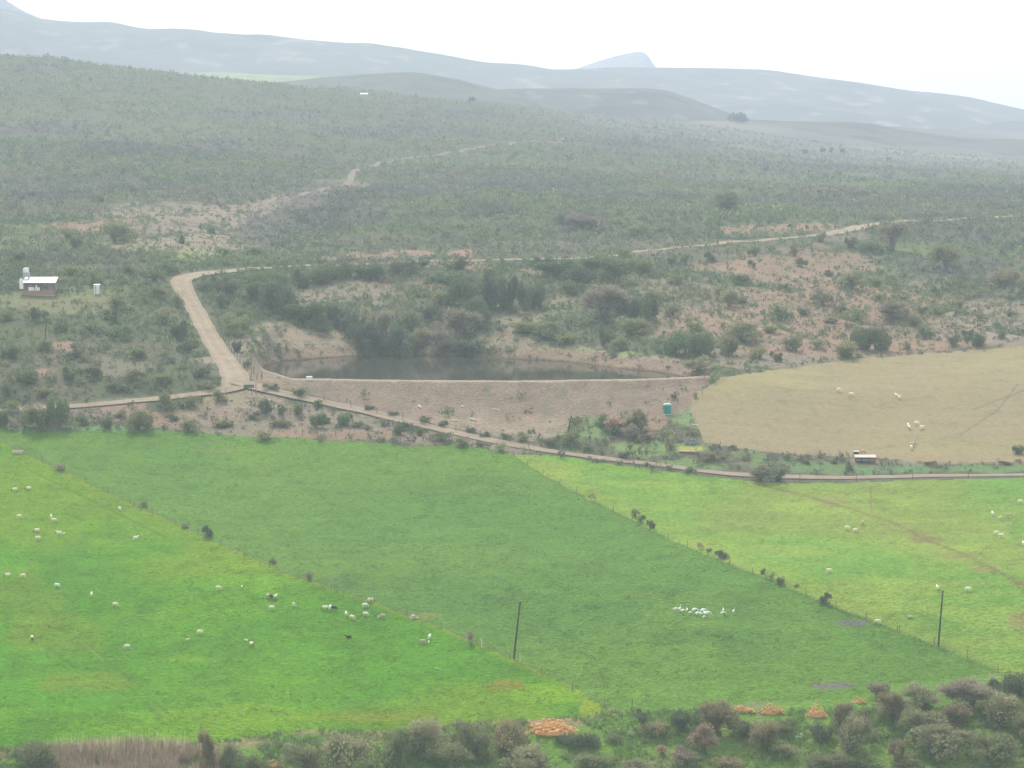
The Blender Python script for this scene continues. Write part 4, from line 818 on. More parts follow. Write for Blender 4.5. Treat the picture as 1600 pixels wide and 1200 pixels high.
M_tan = material("tan_sheet_metal", (.62, .50, .40), rough=.7, noise=.12, nscale=2)
M_bluegrey = material("blue_grey_metal", (.24, .29, .31), rough=.6, noise=.3, nscale=4)
M_orange = material("orange_rubble_stone", (.74, .42, .19), rough=1, noise=.3, nscale=2.5, bump=.6, bscale=6, rand=.08)
M_stone = material("pale_stone", (.62, .58, .50), rough=1, noise=.2, nscale=4)
M_wool = material("fleece", rough=1, tint=True, noise=.10, nscale=9, bump=.5, bscale=14, bdist=.03, spec=.05)
M_feather = material("white_feathers", (.92, .92, .88), rough=.8)

# --- the white roofed shack
t, s = thing("shack", "small brick shack with a bright white tin roof and open porch, on the left slope", "house", 60, 461.5, 0)
w = 25 / s
MB().box(-w - .1, w + .1, -.4, 5.4, -1.2, .06).build("floor_slab", M_grey, t)
MB().box(-w, w, 1.6, 5.2, .06, 2.95).build("wall", M_wallg, t)
MB().box(-w, w, -.2, .0, .06, 1.15).box(-w, -w + .18, .0, 1.6, .06, 1.15).build("parapet", M_brick, t)
MB().box(.9, w - .02, -.24, -.2, .06, .75).box(.9, w - .03, .0, .16, 1.15, 1.5).build("brick_panel", M_brick, t)
for q in (-w + .2, -1.0, .8, 2.3, w - .2): MB().box(q - .06, q + .06, -.16, -.04, 1.15, 3.02).build("post", M_wood, t)
MB().box(.95, w - .1, .5, .6, .06, 2.9).build("porch_screen", M_wallg, t)
rf = MB()
for k in range(28):
    x0 = -w + .25 - .5 + k * (2 * w + .4) / 28; x1 = x0 + (2 * w + .4) / 28; zz = .035 * (k % 2)
    rf.box(x0, x1, -.6, 5.7, 3.05, 3.11, skew=lambda x, y, z, zz=zz: (x + (.28 if y < 0 else -.05), y, z + zz + (y + .6) * .155))
rf.build("roof", M_roof, t)
MB().box(-w - .55, -w + .35, -.55, -.45, 1.6, 4.0).box(-w - .6, -w - .5, -.5, 3.5, 1.7, 4.0).build("side_sheet", M_roof, t)
f = MB().box(-2.6, -1.9, 1.52, 1.6, 1.3, 2.3).build("window", M_white, t); MB().box(-2.5, -2.0, 1.5, 1.52, 1.4, 2.2).build("pane", M_dark, f)
PX_, PY_, PZ_ = t.location
dr_ = MB().box(1.4, 2.2, .44, .5, .06, 2.1).build("door", M_wood, t); MB().box(2.05, 2.12, .40, .44, 1.0, 1.12).build("handle", M_grey, dr_)
for k, (x0, x1, z1, lean, lb) in enumerate([(-2.35, -.95, .85, .0, "wide white chest standing on the porch wall of the shack"), (-.9, -.55, 1.35, .25, "narrow white board leaning up on the porch wall of the shack"), (-.35, .35, .8, .0, "small white chest right of the leaning board on the shack's porch")]):
    o = MB().box(x0, x1, -.16, .02, 0, z1, skew=lambda x, y, z, l=lean: (x + z * l, y, z)).box(x0 + .08, x1 - .08, -.2, -.16, .12, z1 - .12, skew=lambda x, y, z, l=lean: (x + z * l, y, z)).build("white_chest" if k != 1 else "white_board", M_roof, None); o.location = (PX_, PY_, PZ_ + 1.155)
    tag(o, lb, "chest" if k != 1 else "board")
t, s = thing("water_tank", "white tank on a tall grey stand rising behind the left end of the shack", "water tank", 41, 456)
sd_m = MB()
for (a, b) in ((-.6, 0), (.6, 0), (-.6, 1.2), (.6, 1.2)): sd_m.box(a - .1, a + .1, b - .1, b + .1, -.3, 3.9)
sd_m.box(-.75, .75, -.2, 1.4, 3.9, 4.7); sd_m.build("stand", M_grey, t)
tk = MB().tube([(-.1, .6, 4.7), (-.1, .6, 4.8), (-.1, .6, 5.5), (-.1, .6, 5.75), (-.1, .6, 5.85)], [.7, .74, .74, .55, .2], 16).build("tank", M_white, t, smooth=False)
MB().tube([(.45, .6, 5.3), (.45, .6, 6.0)], [.14, .14], 8).build("filler_pipe", M_white, t)
# --- the outhouse
t, s = thing("outhouse", "narrow white outhouse standing alone right of the shack", "outhouse", 151, 460)
MB().box(-.7, .7, 0, 1.3, -.3, 2.25).build("wall", M_grey, t)
d_ = MB().box(-.1, .66, -.05, 0, 0, 2.2).build("door", M_white, t); MB().box(.5, .56, -.1, -.05, 1.0, 1.1).build("handle", M_dark, d_)
MB().box(-.66, -.3, -.06, 0, 0, 2.1).build("side_panel", M_white, t)
MB().box(-.8, .8, -.15, 1.4, 2.25, 2.32, skew=lambda x, y, z: (x, y, z + y * .1)).build("roof", M_white, t)
# --- turquoise cabin
t, s = thing("portable_toilet", "turquoise portable toilet cabin with pale roof at the dam's foot", "portable toilet", 1042.5, 646.5, R(8))
MB().box(-.72, .72, -.6, .6, 0, 1.85).build("wall", M_teal, t)
d_ = MB().box(-.42, .42, -.65, -.6, .1, 1.8).build("door", M_teal, t); MB().box(.28, .34, -.7, -.65, .95, 1.1).build("handle", M_white, d_)
MB().box(-.78, .78, -.66, .66, 1.85, 2.0).box(-.6, .6, -.5, .5, 2.0, 2.15).build("roof", M_tealtop, t)
MB().tube([(.5, .4, 2.0), (.5, .4, 2.45)], [.06, .06]).build("vent_pipe", M_white, t)
MB().box(-.8, .8, -.7, .7, -.25, 0).build("base", M_tealtop, t)
# --- signboard by the junction, posts, marker stone
t, s = thing("signboard", "dull green board on two posts at the road junction", "signboard", 389, 616)
MB().box(-1.15, 1.15, -.05, .03, 1.35, 2.05).build("board", M_green, t)
for x in (-.85, .55): MB().box(x - .05, x + .05, .03, .12, -.2, 1.95).build("post", M_wood, t)
def pole(name, label, cat, b, tpx, r0, r1, mat, group=None, cap=True):
    P = at(*b); s = ppm(P); dx = (tpx[0] - b[0]) / s; h = (b[1] - tpx[1]) / s
    root = bpy.data.objects.new(name, None); col.objects.link(root); root.location = tuple(P); tag(root, label, cat, group)
    MB().tube([(0, 0, -.4), (dx * .5, 0, h * .5), (dx, 0, h)], [r0, (r0 + r1) / 2, r1], 9).build("shaft", mat, root)
    if cap: MB().tube([(dx, 0, h), (dx, 0, h + .12)], [r1 * 1.25, r1 * .8], 9).build("cap", M_grey, root)
    return root
pole("post", "reddish brown post right beside the green signboard", "post", (400, 616), (400, 599), .09, .08, M_rust)
pole("utility_pole", "tall dark utility pole leaning right on the left pasture's lower boundary", "utility pole", (802.5, 1029), (813, 938), .17, .12, M_dkwood, "utility poles")
pole("utility_pole", "tall dark utility pole at the foot of the right grazing field", "utility pole", (1466, 1009), (1472, 921), .17, .12, M_dkwood, "utility poles")
pole("utility_pole", "weathered pole with a pale upper half, leaning beside the upper road", "utility pole", (1120, 384), (1126, 335), .20, .14, M_wood, "utility poles")
pole("utility_pole", "thin dark pole among the bushes below the shack", "utility pole", (70, 531), (74, 496), .13, .09, M_dkwood, "utility poles")
pole("utility_pole", "short dark leaning pole on the dirt beside the lane, left of the grey thicket", "utility pole", (887, 676), (893, 649), .16, .12, M_dkwood, "utility poles")
pole("post", "thin dark stake at the bottom corner of the green field", "post", (987, 1112), (988, 1092), .07, .05, M_dkwood, cap=False)
pole("post", "white painted stake on the left boundary beside the bare grey shrub", "post", (753, 1012), (752, 997), .07, .07, M_white, cap=False)
pole("post", "pale stake just right of the tall middle utility pole", "post", (813, 1034), (812, 1021), .07, .06, M_palewood, cap=False)
pole("post", "pale stake behind the left end of the feed trough", "post", (1331, 711), (1330.5, 699), .13, .10, M_palewood, cap=False)
pole("post", "dark wooden post left of the pond's left tip with a pale face", "post", (396.5, 584), (396, 571), .12, .11, M_wood, cap=False)
pole("post", "leaning thin post near the foot of the right fence line", "post", (1401, 985), (1403, 977), .07, .05, M_dkwood, cap=False)
def lump(name, label, cat, px, py, w, h, mat, n, seed, group=None, depth=1.0, cone=False):
    P = at(px, py); s = ppm(P); W, H = w / s, h / s; g = np.random.default_rng(seed); m = MB()
    for k in range(n):
        u, v = g.uniform(-.5, .5), g.uniform(-.5, .5); q = max(0, 1 - (2 * abs(u)) ** (1 if cone else 2)); r = g.uniform(.5, 1.3) * max(.14, W / max(5, n ** .5 * 2.4))
        m.rock((u * W, v * W * .5 * depth, q * H * .75 * g.uniform(.2, 1) + r * .2), (r, r * .9, r * .7), seed * 31 + k)
    m.rock((0, 0, 0), (W * .42, W * .2 * depth + .1, H * .3), seed)
    o = m.build(name, mat, None); o.location = tuple(P); o.rotation_euler = (0, 0, 0); return tag(o, label, cat, group)
RG_ = "heaps of orange rubble along the stream bank"
lump("rubble_heap", "long low heap of orange rubble at bottom centre", "rubble heap", 862, 1146, 84, 26, M_orange, 150, 1, RG_)
lump("rubble_heap", "small scatter of orange rubble left of two larger heaps, right of centre", "rubble heap", 1160, 1112, 38, 11, M_orange, 40, 2, RG_)
lump("rubble_heap", "low jagged orange heap between the scatter and the cone-shaped heap", "rubble heap", 1205, 1114, 40, 20, M_orange, 70, 3, RG_)
lump("rubble_heap", "tall cone-shaped orange rubble heap at bottom right", "rubble heap", 1275, 1119, 34, 34, M_orange, 80, 4, RG_, cone=True)
lump("rubble_heap", "small orange heap partly behind brown bushes right of the cone-shaped heap", "rubble heap", 1342, 1098, 22, 12, M_orange, 36, 5, RG_)
lump("rubble_heap", "small orange heap at the bottom edge right of the reed bed", "rubble heap", 428, 1197, 26, 14, M_orange, 40, 6, RG_)
lump("rubble_heap", "tiny orange heap at the bottom edge, lower right", "rubble heap", 1418, 1194, 12, 7, M_orange, 12, 7, RG_)
lump("rubble_heap", "tiny orange rubble pile just right of the small heap behind brown bushes", "rubble heap", 1368, 1100, 10, 5, M_orange, 10, 8, RG_)
lump("boulder", "white boulder in the grass among bottom right bushes", "boulder", 1250, 1152, 11, 8, M_stone, 5, 9)
lump("boulder", "long pale boulder tapering right on the left field boundary near the sheep", "boulder", 645, 966, 14, 5, M_stone, 5, 10)
lump("boulder", "white pointed marker stone by the signboard", "boulder", 418, 607, 5, 9, M_white, 3, 11, cone=True)
lump("boulder", "smaller white stone right of the pointed marker stone", "boulder", 425.5, 607, 3.5, 5, M_white, 2, 12)
lump("boulder", "small white stone low among weeds left of the white stake... bottom centre", "boulder", 599, 1172, 7, 7, M_stone, 4, 13)["label"] = "small pale stone between dark bushes at the bottom, left of centre"
lump("boulder", "whitish stone on the road edge of the lower left track", "boulder", 202, 630, 4, 6, M_white, 2, 14)
lump("boulder", "pale rounded stone below the lower left track", "boulder", 170, 644, 5, 5, M_stone, 2, 15)
lump("boulder", "white stone on the brown strip right of the feed trough", "boulder", 1406, 724, 6, 5, M_stone, 3, 16)
lump("boulder", "pale boulder in the scrubby band above the green field, left part", "boulder", 407, 676, 10, 5, M_stone, 3, 17)
lump("scrap_heap", "blue grey heap of scrap at the edge of the dry brown field", "scrap heap", 1081, 694, 26, 11, M_bluegrey, 40, 18)
lump("scrap_heap", "dark low pile of branches above the blue grey scrap", "branch pile", 1083, 679, 22, 5, M_wood, 24, 19)
lump("soil_mound", "dark earth mound right of the yellow patch below the scrap", "soil mound", 1108, 719, 34, 14, material("mound_earth", (.20, .165, .14), rough=1, noise=.4, nscale=2, bump=.8, bscale=3), 60, 20)
def box_thing(name, label, cat, px, py, w, d, h, mat, rz=0, lidmat=None):
    t, s = thing(name, label, cat, px, py, rz); W = w / s
    MB().box(-W / 2, W / 2, 0, d, -.3, h).build("body", mat, t)
    MB().box(-W / 2 - .05, W / 2 + .05, -.05, d + .05, h, h + .08).build("lid", lidmat or mat, t); return t
box_thing("concrete_box", "bright white concrete box on the dam crest at its left end", "box", 483, 594.5, 9, .9, .75, M_white)
box_thing("drum", "white topped dark drum behind the feed trough", "drum", 1338, 710, 8, .8, .55, M_dark, lidmat=M_white)
box_thing("drum", "tiny white drum in weeds below the turquoise cabin", "drum", 1053, 682, 3, .4, .6, M_white)
def log_(px, py, w, ang, label, r=.16, mat=M_palewood):
    P = at(px, py); s = ppm(P); L = w / s; g = np.random.default_rng(int(px)); ca, sa = math.cos(ang), math.sin(ang)
    Q = [(ca * u * L, sa * u * L, r * .8 + .1 * g.random() + ground(P[0] + ca * u * L, P[1] + sa * u * L) - P[2]) for u in (-.5, -.2, .1, .5)]
    o = MB().tube(Q, [r * 1.1, r, r * .9, r * .55], 8).build("log", mat); o.location = tuple(P); return tag(o, label, "log", "pale logs on the bare ground below the dam")
log_(656, 637, 9, R(-62), "short thick pale log lying steeply on the dam ground, highest of the logs", .24); log_(723, 636, 5, R(-60), "tiny pale log right of the highest log"); log_(712, 658, 16, R(-8), "flat pale log next to a fence post below the dam", .13); log_(740, 657, 14, R(-35), "brightest pale log below the middle of the dam", .22); log_(776, 641, 14, R(-40), "thin faint log rightmost below the dam", .10); log_(684, 1045, 10, R(-30), "thin yellowish stick lying in the left pasture near its right end", .06)["group"] = "sticks in the pasture"
log_(1087, 665, 10, R(0), "pale plank at the top edge of the dry field's left corner", .14); log_(1242, 715, 20, R(0), "long thin pale plank on green strip left of the feed trough", .08)
# --- feed trough at the dry field and the tan trough on the left
t, s = thing("feed_trough", "roofed feed trough with tan top beside the dry brown field", "feed trough", 1352, 723, R(-3))
W = 33 / s
MB().box(-W / 2, W / 2, -.7, .9, 1.25, 1.33, skew=lambda x, y, z: (x, y, z + y * .22)).build("roof", M_tan, t)
MB().box(-W / 2 + .3, W / 2 - .3, -.3, .5, .35, .8).build("trough", M_bluegrey, t)
for x in (-W / 2 + .2, -W / 6, W / 6, W / 2 - .2):
    MB().box(x - .06, x + .06, -.45, -.33, -.3, 1.25).box(x - .06, x + .06, .6, .72, -.3, 1.4).build("leg", M_dkwood, t)
MB().box(-W / 2 + .35, W / 2 - .35, .52, .58, .1, 1.2).build("back_board", M_dark, t)
t, s = thing("water_trough", "tan concrete trough on the left field boundary at the left edge", "trough", 27, 709, R(-4))
W = 16 / s
MB().box(-W / 2, W / 2, 0, .12, .1, .6).box(-W / 2, W / 2, .7, .82, .1, .6).box(-W / 2, -W / 2 + .12, .12, .7, .1, .6).box(W / 2 - .12, W / 2, .12, .7, .1, .6).box(-W / 2, W / 2, 0, .82, .02, .1).build("basin", M_tan, t)
for x in (-W / 2 + .25, W / 2 - .25): MB().box(x - .1, x + .1, .1, .7, -.3, .02).build("foot", M_rust, t)
t, s = thing("low_wall", "low brown retaining wall under the yellow grass patch", "wall", 1077, 709, R(-10)); W = 32 / s
MB().box(-W / 2, W / 2, 0, .3, -.3, .45).build("wall_face", M_rust, t); MB().box(-W / 2 - .04, W / 2 + .04, -.04, .34, .45, .53).build("coping", M_palewood, t)
t, s = thing("farm_shed", "long white roofed shed far off on the hill crest", "shed", 568, 149, R(-10))
MB().box(-2.5, 2.5, 0, 3, -1, .8).build("wall", M_grey, t); MB().box(-2.7, 2.7, -.2, 3.3, .8, .92, skew=lambda x, y, z: (x, y, z + y * .25)).build("roof", M_roof, t)

# --- fences: posts and three wires
def fence(label, pts, gap, h=1.25, r=.06, mat=M_wood, every=None):
    a = np.array(pts, float); P = at(a[:, 0], a[:, 1]); L = spline(P, .5); d = np.concatenate([[0], np.cumsum(np.hypot(*np.diff(L[:, :2], axis=0).T))])
    n = max(2, int(d[-1] / gap) + 1); q = np.linspace(0, d[-1], n); xs = np.interp(q, d, L[:, 0]); ys = np.interp(q, d, L[:, 1]); zs = ground(xs, ys)
    root = bpy.data.objects.new("fence", None); col.objects.link(root); root.location = (xs[0], ys[0], zs[0]); tag(root, label, "fence")
    g = np.random.default_rng(int(a[0, 0]) + 5); base = [MB().tube([(0, 0, -.3), (g.normal(0, .03), 0, h)], [r, r * .85], 6).mesh("post") for _ in range(3)]
    for me in base: me.materials.append(mat)
    for i in range(n):
        o = bpy.data.objects.new("post", base[i % 3]); col.objects.link(o); o.parent = root; o.location = (xs[i] - xs[0], ys[i] - ys[0], zs[i] - zs[0]); o.rotation_euler = (g.normal(0, .05), g.normal(0, .06), 0); o.scale = (1, 1, g.uniform(.85, 1.2))
    w = MB()
    for hh in (.35, .7, 1.05):
        w.tube([(xs[i] - xs[0], ys[i] - ys[0], zs[i] - zs[0] + hh) for i in range(n)], [.008] * n, 4)
    w.build("wire", M_wire, root); return root
fence("thin wire fence along the boundary between left pasture and green field", [(0, 690), (95, 735), (200, 785), (320, 841), (440, 895), (560, 935), (640, 964), (755, 1011), (830, 1047), (945, 1106)], 8.5, r=.05)
fence("wire fence dividing the green field from the right grazing field", [(803, 713), (830, 732), (900, 771), (985, 813), (1090, 863), (1200, 906), (1300, 948), (1400, 987), (1480, 1015), (1560, 1051)], 7.0, r=.06)
fence("fence along the upper side of the lane below the dam", [(507, 626), (556, 637), (606, 650), (706, 672), (766, 686), (851, 697), (960, 713), (1049, 724), (1090, 731)], 6.6, h=1.4, r=.08)
fence("fence along the top edge of the green field", [(420, 680), (489, 681), (547, 684), (620, 690), (705, 692), (795, 703), (826, 701)], 6.6, h=1.3, r=.07)
fence("short fence on the pond side of the road below the bend", [(336, 492), (345, 520), (360, 548), (378, 572), (404, 596), (410, 590)], 4.5, h=1.5, r=.08)
fence("fence along the lane below the dry brown field", [(1250, 751), (1330, 752), (1424, 749), (1446, 747), (1520, 747), (1600, 745)], 9, h=1.2, r=.06)
fence("fence between dam foot and the dry brown field", [(1100, 592), (1140, 587), (1200, 580), (1280, 570), (1340, 564), (1420, 556), (1500, 551), (1600, 543)], 9, h=1.2, r=.06)
fence("short fence above the turquoise cabin", [(1036, 640), (1068, 628), (1090, 624), (1104, 606)], 4.5, h=1.2, r=.06)

# --- sheep: one continuous body each, grown from tapering limbs and fused
def voxel_body(mb, size, paint):
    me = mb.mesh("body"); o = bpy.data.objects.new("tmp", me); col.objects.link(o)
    m = o.modifiers.new("r", 'REMESH'); m.mode = 'VOXEL'; m.voxel_size = size
    sm = o.modifiers.new("s", 'SMOOTH'); sm.iterations = 3
    dg = bpy.context.evaluated_depsgraph_get(); out = bpy.data.meshes.new_from_object(o.evaluated_get(dg)); bpy.data.objects.remove(o)
    co = np.zeros(len(out.vertices) * 3, np.float32); out.vertices.foreach_get("co", co); co = co.reshape(-1, 3)
    at_ = out.color_attributes.new("tint", 'FLOAT_COLOR', 'POINT'); c = np.ones((len(co), 4), np.float32); c[:, :3] = paint(co); at_.data.foreach_set("color", c.ravel())
    out.polygons.foreach_set("use_smooth", np.ones(len(out.polygons), bool)); return out
WOOLS = {"cream": ((.93, .82, .62), (.78, .66, .50)), "white": ((.96, .92, .80), (.78, .74, .66)), "darkface": ((.95, .85, .68), (.05, .045, .04)), "tan": ((.62, .47, .31), (.40, .28, .20)), "black": ((.035, .035, .04), (.03, .03, .03))}
def sheep_mesh(pose, colr):
    m = MB(); lie = pose == "lying"; dz = -.38 if lie else 0
    m.tube([(-.52, 0, .68 + dz), (-.45, 0, .70 + dz), (-.2, 0, .68 + dz), (.1, 0, .66 + dz), (.35, 0, .69 + dz), (.50, 0, .74 + dz)], [.08, .20, .27, .28, .24, .13], 12)
    if pose == "grazing": head = [(.42, 0, .74), (.60, 0, .62), (.72, 0, .40), (.80, 0, .22), (.84, 0, .10)]; ear = (.70, .40)
    else: head = [(.42, 0, .78 + dz), (.58, 0, .92 + dz), (.66, 0, 1.00 + dz), (.80, 0, .97 + dz), (.92, 0, .90 + dz)]; ear = (.66, 1.03 + dz)
    m.tube(head, [.16, .13, .10, .09, .05], 10)
    for sgn in (-1, 1): m.tube([(ear[0], sgn * .06, ear[1]), (ear[0] - .02, sgn * .17, ear[1] - .03)], [.045, .03], 6)
    m.tube([(-.52, 0, .74 + dz), (-.60, 0, .62 + dz), (-.60, 0, .48 + dz)], [.06, .045, .03], 6)
    if lie:
        for x, y in ((.3, .2), (.3, -.2), (-.3, .24), (-.3, -.24)): m.tube([(x, y * .7, .2), (x + .18, y, .07), (x + .02, y, .05)], [.08, .05, .04], 6)
    else:
        for x, y, k in ((.30, .13, .04), (.30, -.13, -.05), (-.36, .14, -.04), (-.36, -.14, .05)):
            b = -.07 if x < 0 else .02
            m.tube([(x, y * .8, .62), (x + b * .3, y, .42), (x + b + k, y, .24), (x + k + .01, y, .05), (x + k + .03, y, .0)], [.12, .085, .045, .038, .042], 7)
    wc, fc = WOOLS[colr]; hx = .62
    def paint(co):
        n = len(co); c = np.tile(np.array(wc), (n, 1)); f = (co[:, 0] > hx) | ((co[:, 2] < .36) if not lie else (co[:, 2] < .05)); c[f] = fc; return c
    me = voxel_body(m, .045, paint); me.name = "sheep_body"; me.materials.append(M_wool); return me
SH = {}
def sheep(px, py, yaw, pose, colr, label, group, sc=1.0, name="sheep", cat="sheep"):
    if (pose, colr) not in SH: SH[(pose, colr)] = sheep_mesh(pose, colr)
    P = at(px, py); o = bpy.data.objects.new(name, SH[(pose, colr)]); col.objects.link(o); o.location = (P[0], P[1], P[2] - .01); o.rotation_euler = (0, 0, R(yaw)); o.scale = (sc,) * 3
    return tag(o, label, cat, group)
G1, G2, G3 = "sheep grazing in the left pasture", "sheep in the right grazing field", "sheep on the dry brown field"
g_, s_, l_ = "grazing", "standing", "lying"
for a in [(23, 768, 200, g_, "darkface", "left one of two sheep near the left edge, below the tan trough"), (45, 766, 170, g_, "darkface", "right one of two sheep near the left edge, below the tan trough"), (30, 810, 10, g_, "cream", "single cream sheep at the left edge, below the pair near the trough"),
          (80, 811, 100, s_, "cream", "upper sheep of a touching pair, left pasture, upper left"), (84, 816, 0, g_, "cream", "lower sheep of a touching pair, left pasture, upper left"), (58, 832, 180, g_, "darkface", "dark faced sheep between two others below left of the touching pair"), (92, 836, 185, s_, "white", "bright sheep with a lamb at its right side, upper left pasture"), (59, 844, 5, g_, "cream", "rounded cream sheep lowest of the upper left cluster"),
          (187, 798, -60, g_, "cream", "lone sheep close below the left boundary fence, left of the black bush"), (212, 844, 30, s_, "white", "small white sheep alone, left of the lone black-green bush"), (12, 902, 190, g_, "darkface", "sheep at the far left edge, left one of a spaced pair"), (36, 903, 180, g_, "cream", "sheep near the far left edge, right one of a spaced pair"),
          (89, 918, -10, g_, "white", "round white sheep alone below the spaced pair"), (143, 933, 95, s_, "cream", "sheep seen end-on between the round white one and a bigger one"), (180, 948, -5, g_, "cream", "bigger sheep alone, left pasture, above the one with long side view"), (341, 922, -8, g_, "cream", "lone cream sheep in the middle of the left pasture, below the field boundary"),
          (50, 1000, -80, g_, "darkface", "sheep standing on a wheel track near the lower left edge"), (199, 1014, 182, g_, "cream", "long cream sheep in side view, lowest of the left side"), (312, 991, 0, g_, "cream", "lone sheep left of the sheep with a lamb, lower middle of the left pasture"), (393, 1010, -60, g_, "darkface", "dark faced sheep with a tiny lamb on its left, lower middle pasture"),
          (418, 935, 80, s_, "tan", "drab sheep leftmost of three small ones in a row"), (424.5, 936, 120, g_, "black", "dark sheep in the middle of three small ones in a row"), (430, 936, 60, s_, "darkface", "pale sheep rightmost of three small ones in a row"), (425, 953, 160, g_, "cream", "sheep directly below the row of three small ones"), (459, 948, -85, s_, "white", "upright white sheep between the row of three and the black and white group"),
          (508, 953, 190, g_, "darkface", "left sheep of the black and white group of three"), (515.5, 953, 80, s_, "white", "white middle sheep of the black and white group of three"), (522, 954, -20, g_, "black", "black sheep at the right of the black and white group"), (541, 963, 100, s_, "cream", "upright sheep left of a touching pair below the black and white group"), (550, 968, -30, g_, "cream", "lower right sheep of the touching pair below the black and white group"),
          (570, 949, 20, g_, "white", "white sheep below the boundary, second from the top of three"), (579, 941, 170, g_, "cream", "sheep highest on the slope, closest to the boundary fence"), (571, 963, -20, g_, "cream", "cream sheep lowest of three stacked under each other"), (598, 966, 180, g_, "tan", "brownish dull sheep between the stacked three and the pale boulder"),
          (661, 1006, 178, g_, "tan", "tan sheep with dark head beside the bright one, right end of the pasture"), (671, 999, 75, s_, "white", "bright white sheep just above right of the tan one"), (545, 997, 180, l_, "black", "black sheep lying alone below the main group"),]:
    sheep(*a, G1, .83)
for a in [(99, 836, 40, s_, "cream", "tiny lamb touching the bright sheep, upper left pasture"), (378, 919, 90, s_, "white", "tiny white lamb alone right of the lone cream sheep"), (385, 1003, 150, s_, "cream", "tiny lamb left of the dark faced sheep"), (592, 966, 60, s_, "white", "tiny lamb left of the brownish dull sheep"), (670, 1006, 90, s_, "white", "tiny lamb right of the tan sheep"), (293, 1002, 20, s_, "cream", "tiny lamb below left of the lone lower middle sheep")]:
    sheep(*a, G1, .5, name="lamb", cat="lamb")
for a in [(1324, 828, 170, g_, "cream", "long pale sheep left in the trio near the field's middle"), (1336, 832, 30, g_, "cream", "lower sheep of the trio near the middle of the right field"), (1348, 820, 90, g_, "tan", "small drab sheep at the upper right of the trio"), (1295, 895, 0, g_, "cream", "lone round sheep above the hedge clump, right field"), (1551, 806, 95, s_, "white", "upright white sheep near the right edge with dirty lamb below"), (1576, 808, -10, g_, "tan", "drab sheep right of the upright white one"),
          (1594, 787, 0, g_, "cream", "sheep cut off at the right edge, highest in the right field"), (1556, 836, 10, g_, "cream", "left sheep of an overlapping pair at right"), (1564, 840, -20, g_, "cream", "right sheep of an overlapping pair at right"), (1599, 853, 90, s_, "cream", "sheep at the very right edge below the overlapping pair"), (1465, 922, 100, s_, "cream", "sheep just above the tip of the right utility pole"), (1512, 924, 0, g_, "white", "bright white sheep right of the right utility pole"),
          (1422, 966, 180, l_, "tan", "drab lying sheep left of the right utility pole"), (1372, 975, 170, g_, "cream", "yellowish sheep standing on the fence line above the pole's foot")]:
    sheep(*a, G2, .85)
sheep(1562, 811, 45, s_, "cream", "dirty little lamb below right of the upright white sheep", G2, .55, name="lamb", cat="lamb")
for a in [(1311, 612, 175, g_, "cream", "left sheep of the two highest on the dry field"), (1330, 619, -5, g_, "cream", "right sheep of the two highest on the dry field"), (1401, 621, 120, s_, "cream", "left sheep of a tiny pair, upper dry field"), (1405, 624, 60, s_, "cream", "right sheep of a tiny pair, upper dry field"), (1432, 664, -20, g_, "white", "topmost sheep of the ring of four on the dry field"), (1418.5, 668, 80, s_, "cream", "upper left sheep of the ring of four"), (1421, 671, 100, s_, "cream", "lower left sheep of the ring of four"), (1440, 671, 30, g_, "white", "right hand sheep of the ring of four"), (1426, 697, 0, g_, "tan", "tan sheep behind the white one, lower dry field"), (1424, 702, -80, s_, "white", "white sheep in front of the tan one, lower dry field"), (1348, 709, 20, g_, "tan", "tan sheep right behind the feed trough")]:
    sheep(*a, G3, .92)

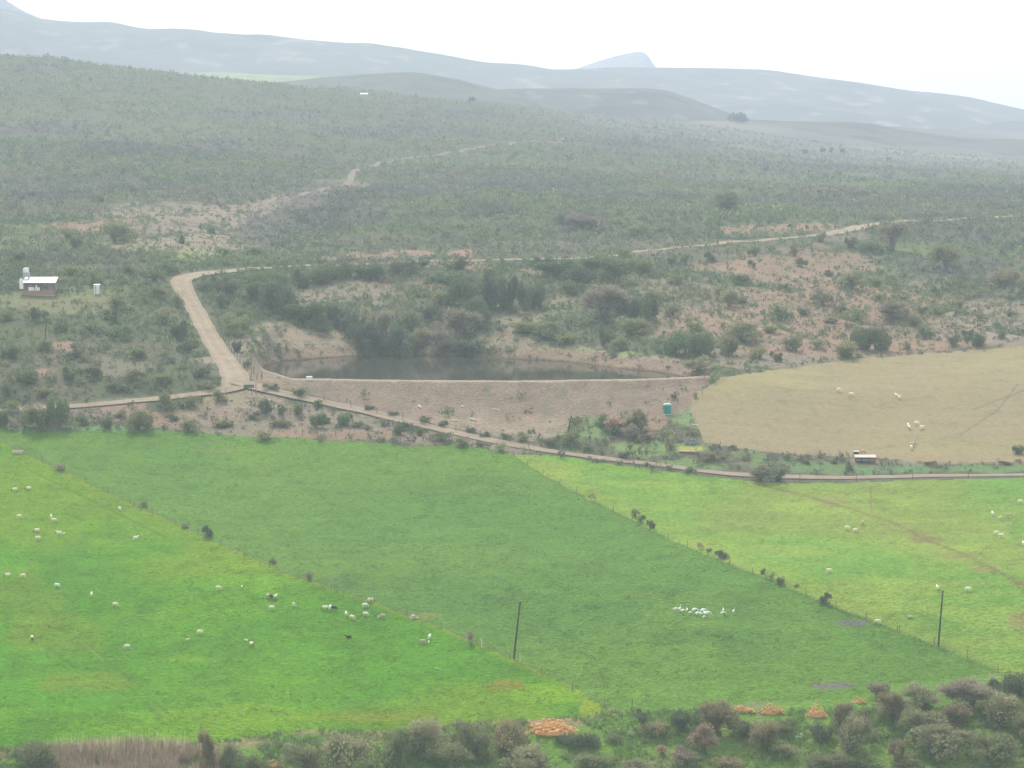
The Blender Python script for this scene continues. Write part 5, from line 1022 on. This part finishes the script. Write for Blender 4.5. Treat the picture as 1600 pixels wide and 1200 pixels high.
# --- white birds in the middle field
def bird_mesh(up):
    m = MB()
    m.tube([(-.30, 0, .27), (-.18, 0, .33), (0, 0, .38), (.12, 0, .40), (.20, 0, .44)], [.02, .08, .13, .11, .05], 9)
    m.tube([(.16, 0, .42), (.24, 0, .52), (.22, 0, .62), (.26, 0, .70), (.32, 0, .72)] if up else [(.16, 0, .42), (.26, 0, .44), (.34, 0, .36), (.38, 0, .28), (.43, 0, .24)], [.055, .035, .03, .042, .03], 8)
    m.tube([(.31, 0, .72), (.42, 0, .70)] if up else [(.42, 0, .25), (.50, 0, .18)], [.02, .008], 5)
    for y in (-.04, .04): m.tube([(.02, y, .30), (.0, y, .15), (.02, y, 0)], [.03, .014, .012], 5)
    def paint(co): return np.tile(np.array((.97, .97, .95)), (len(co), 1))
    me = voxel_body(m, .022, paint); me.materials.append(M_wool); me.name = "bird_body"; return me
BM = [bird_mesh(True), bird_mesh(False)]
for k, (px, py, yaw, u, sc, label) in enumerate([(1055, 956, 0, 1, 1.25, "white bird at the left end of the bird flock"), (1062, 955, 60, 0, 1.15, "white upright bird second from left, neck stretched"), (1066, 958.5, 20, 1, 1.25, "white bird below the stretched one, left part of the flock"), (1073.5, 956, 90, 0, 1.0, "small thin white bird alone between left trio and centre birds"), (1084.5, 958, 10, 1, 1.45, "plump white bird left of the brightest clump"), (1088.5, 962, 40, 0, 1.1, "white bird low and left of the brightest clump"),
                                            (1094, 963.5, 180, 1, 1.3, "lowest left bird of the brightest clump"), (1098, 959, 20, 1, 1.5, "topmost bird of the brightest clump"), (1101, 963, 100, 0, 1.4, "middle bird of the brightest clump"), (1105, 963.5, -10, 1, 1.5, "rightmost bird of the brightest clump"), (1099.5, 967, 30, 1, .9, "faint small bird just beneath the brightest clump"), (1078, 960.5, 30, 1, .9, "faint small bird below the gap left of the centre birds"),
                                            (1130, 957, 90, 0, 1.1, "upper bird of the two stacked birds to the right"), (1129, 962, 0, 1, 1.2, "lower bird of the two stacked birds to the right"), (1146, 959, 60, 0, 1.15, "white bird alone at the right end of the flock")]):
    P = at(px, py); o = bpy.data.objects.new("white_bird", BM[u]); col.objects.link(o); o.location = tuple(P); o.rotation_euler = (0, 0, R(yaw)); o.scale = (sc * 1.22,) * 3; tag(o, label, "bird", "flock of white birds in the green field")
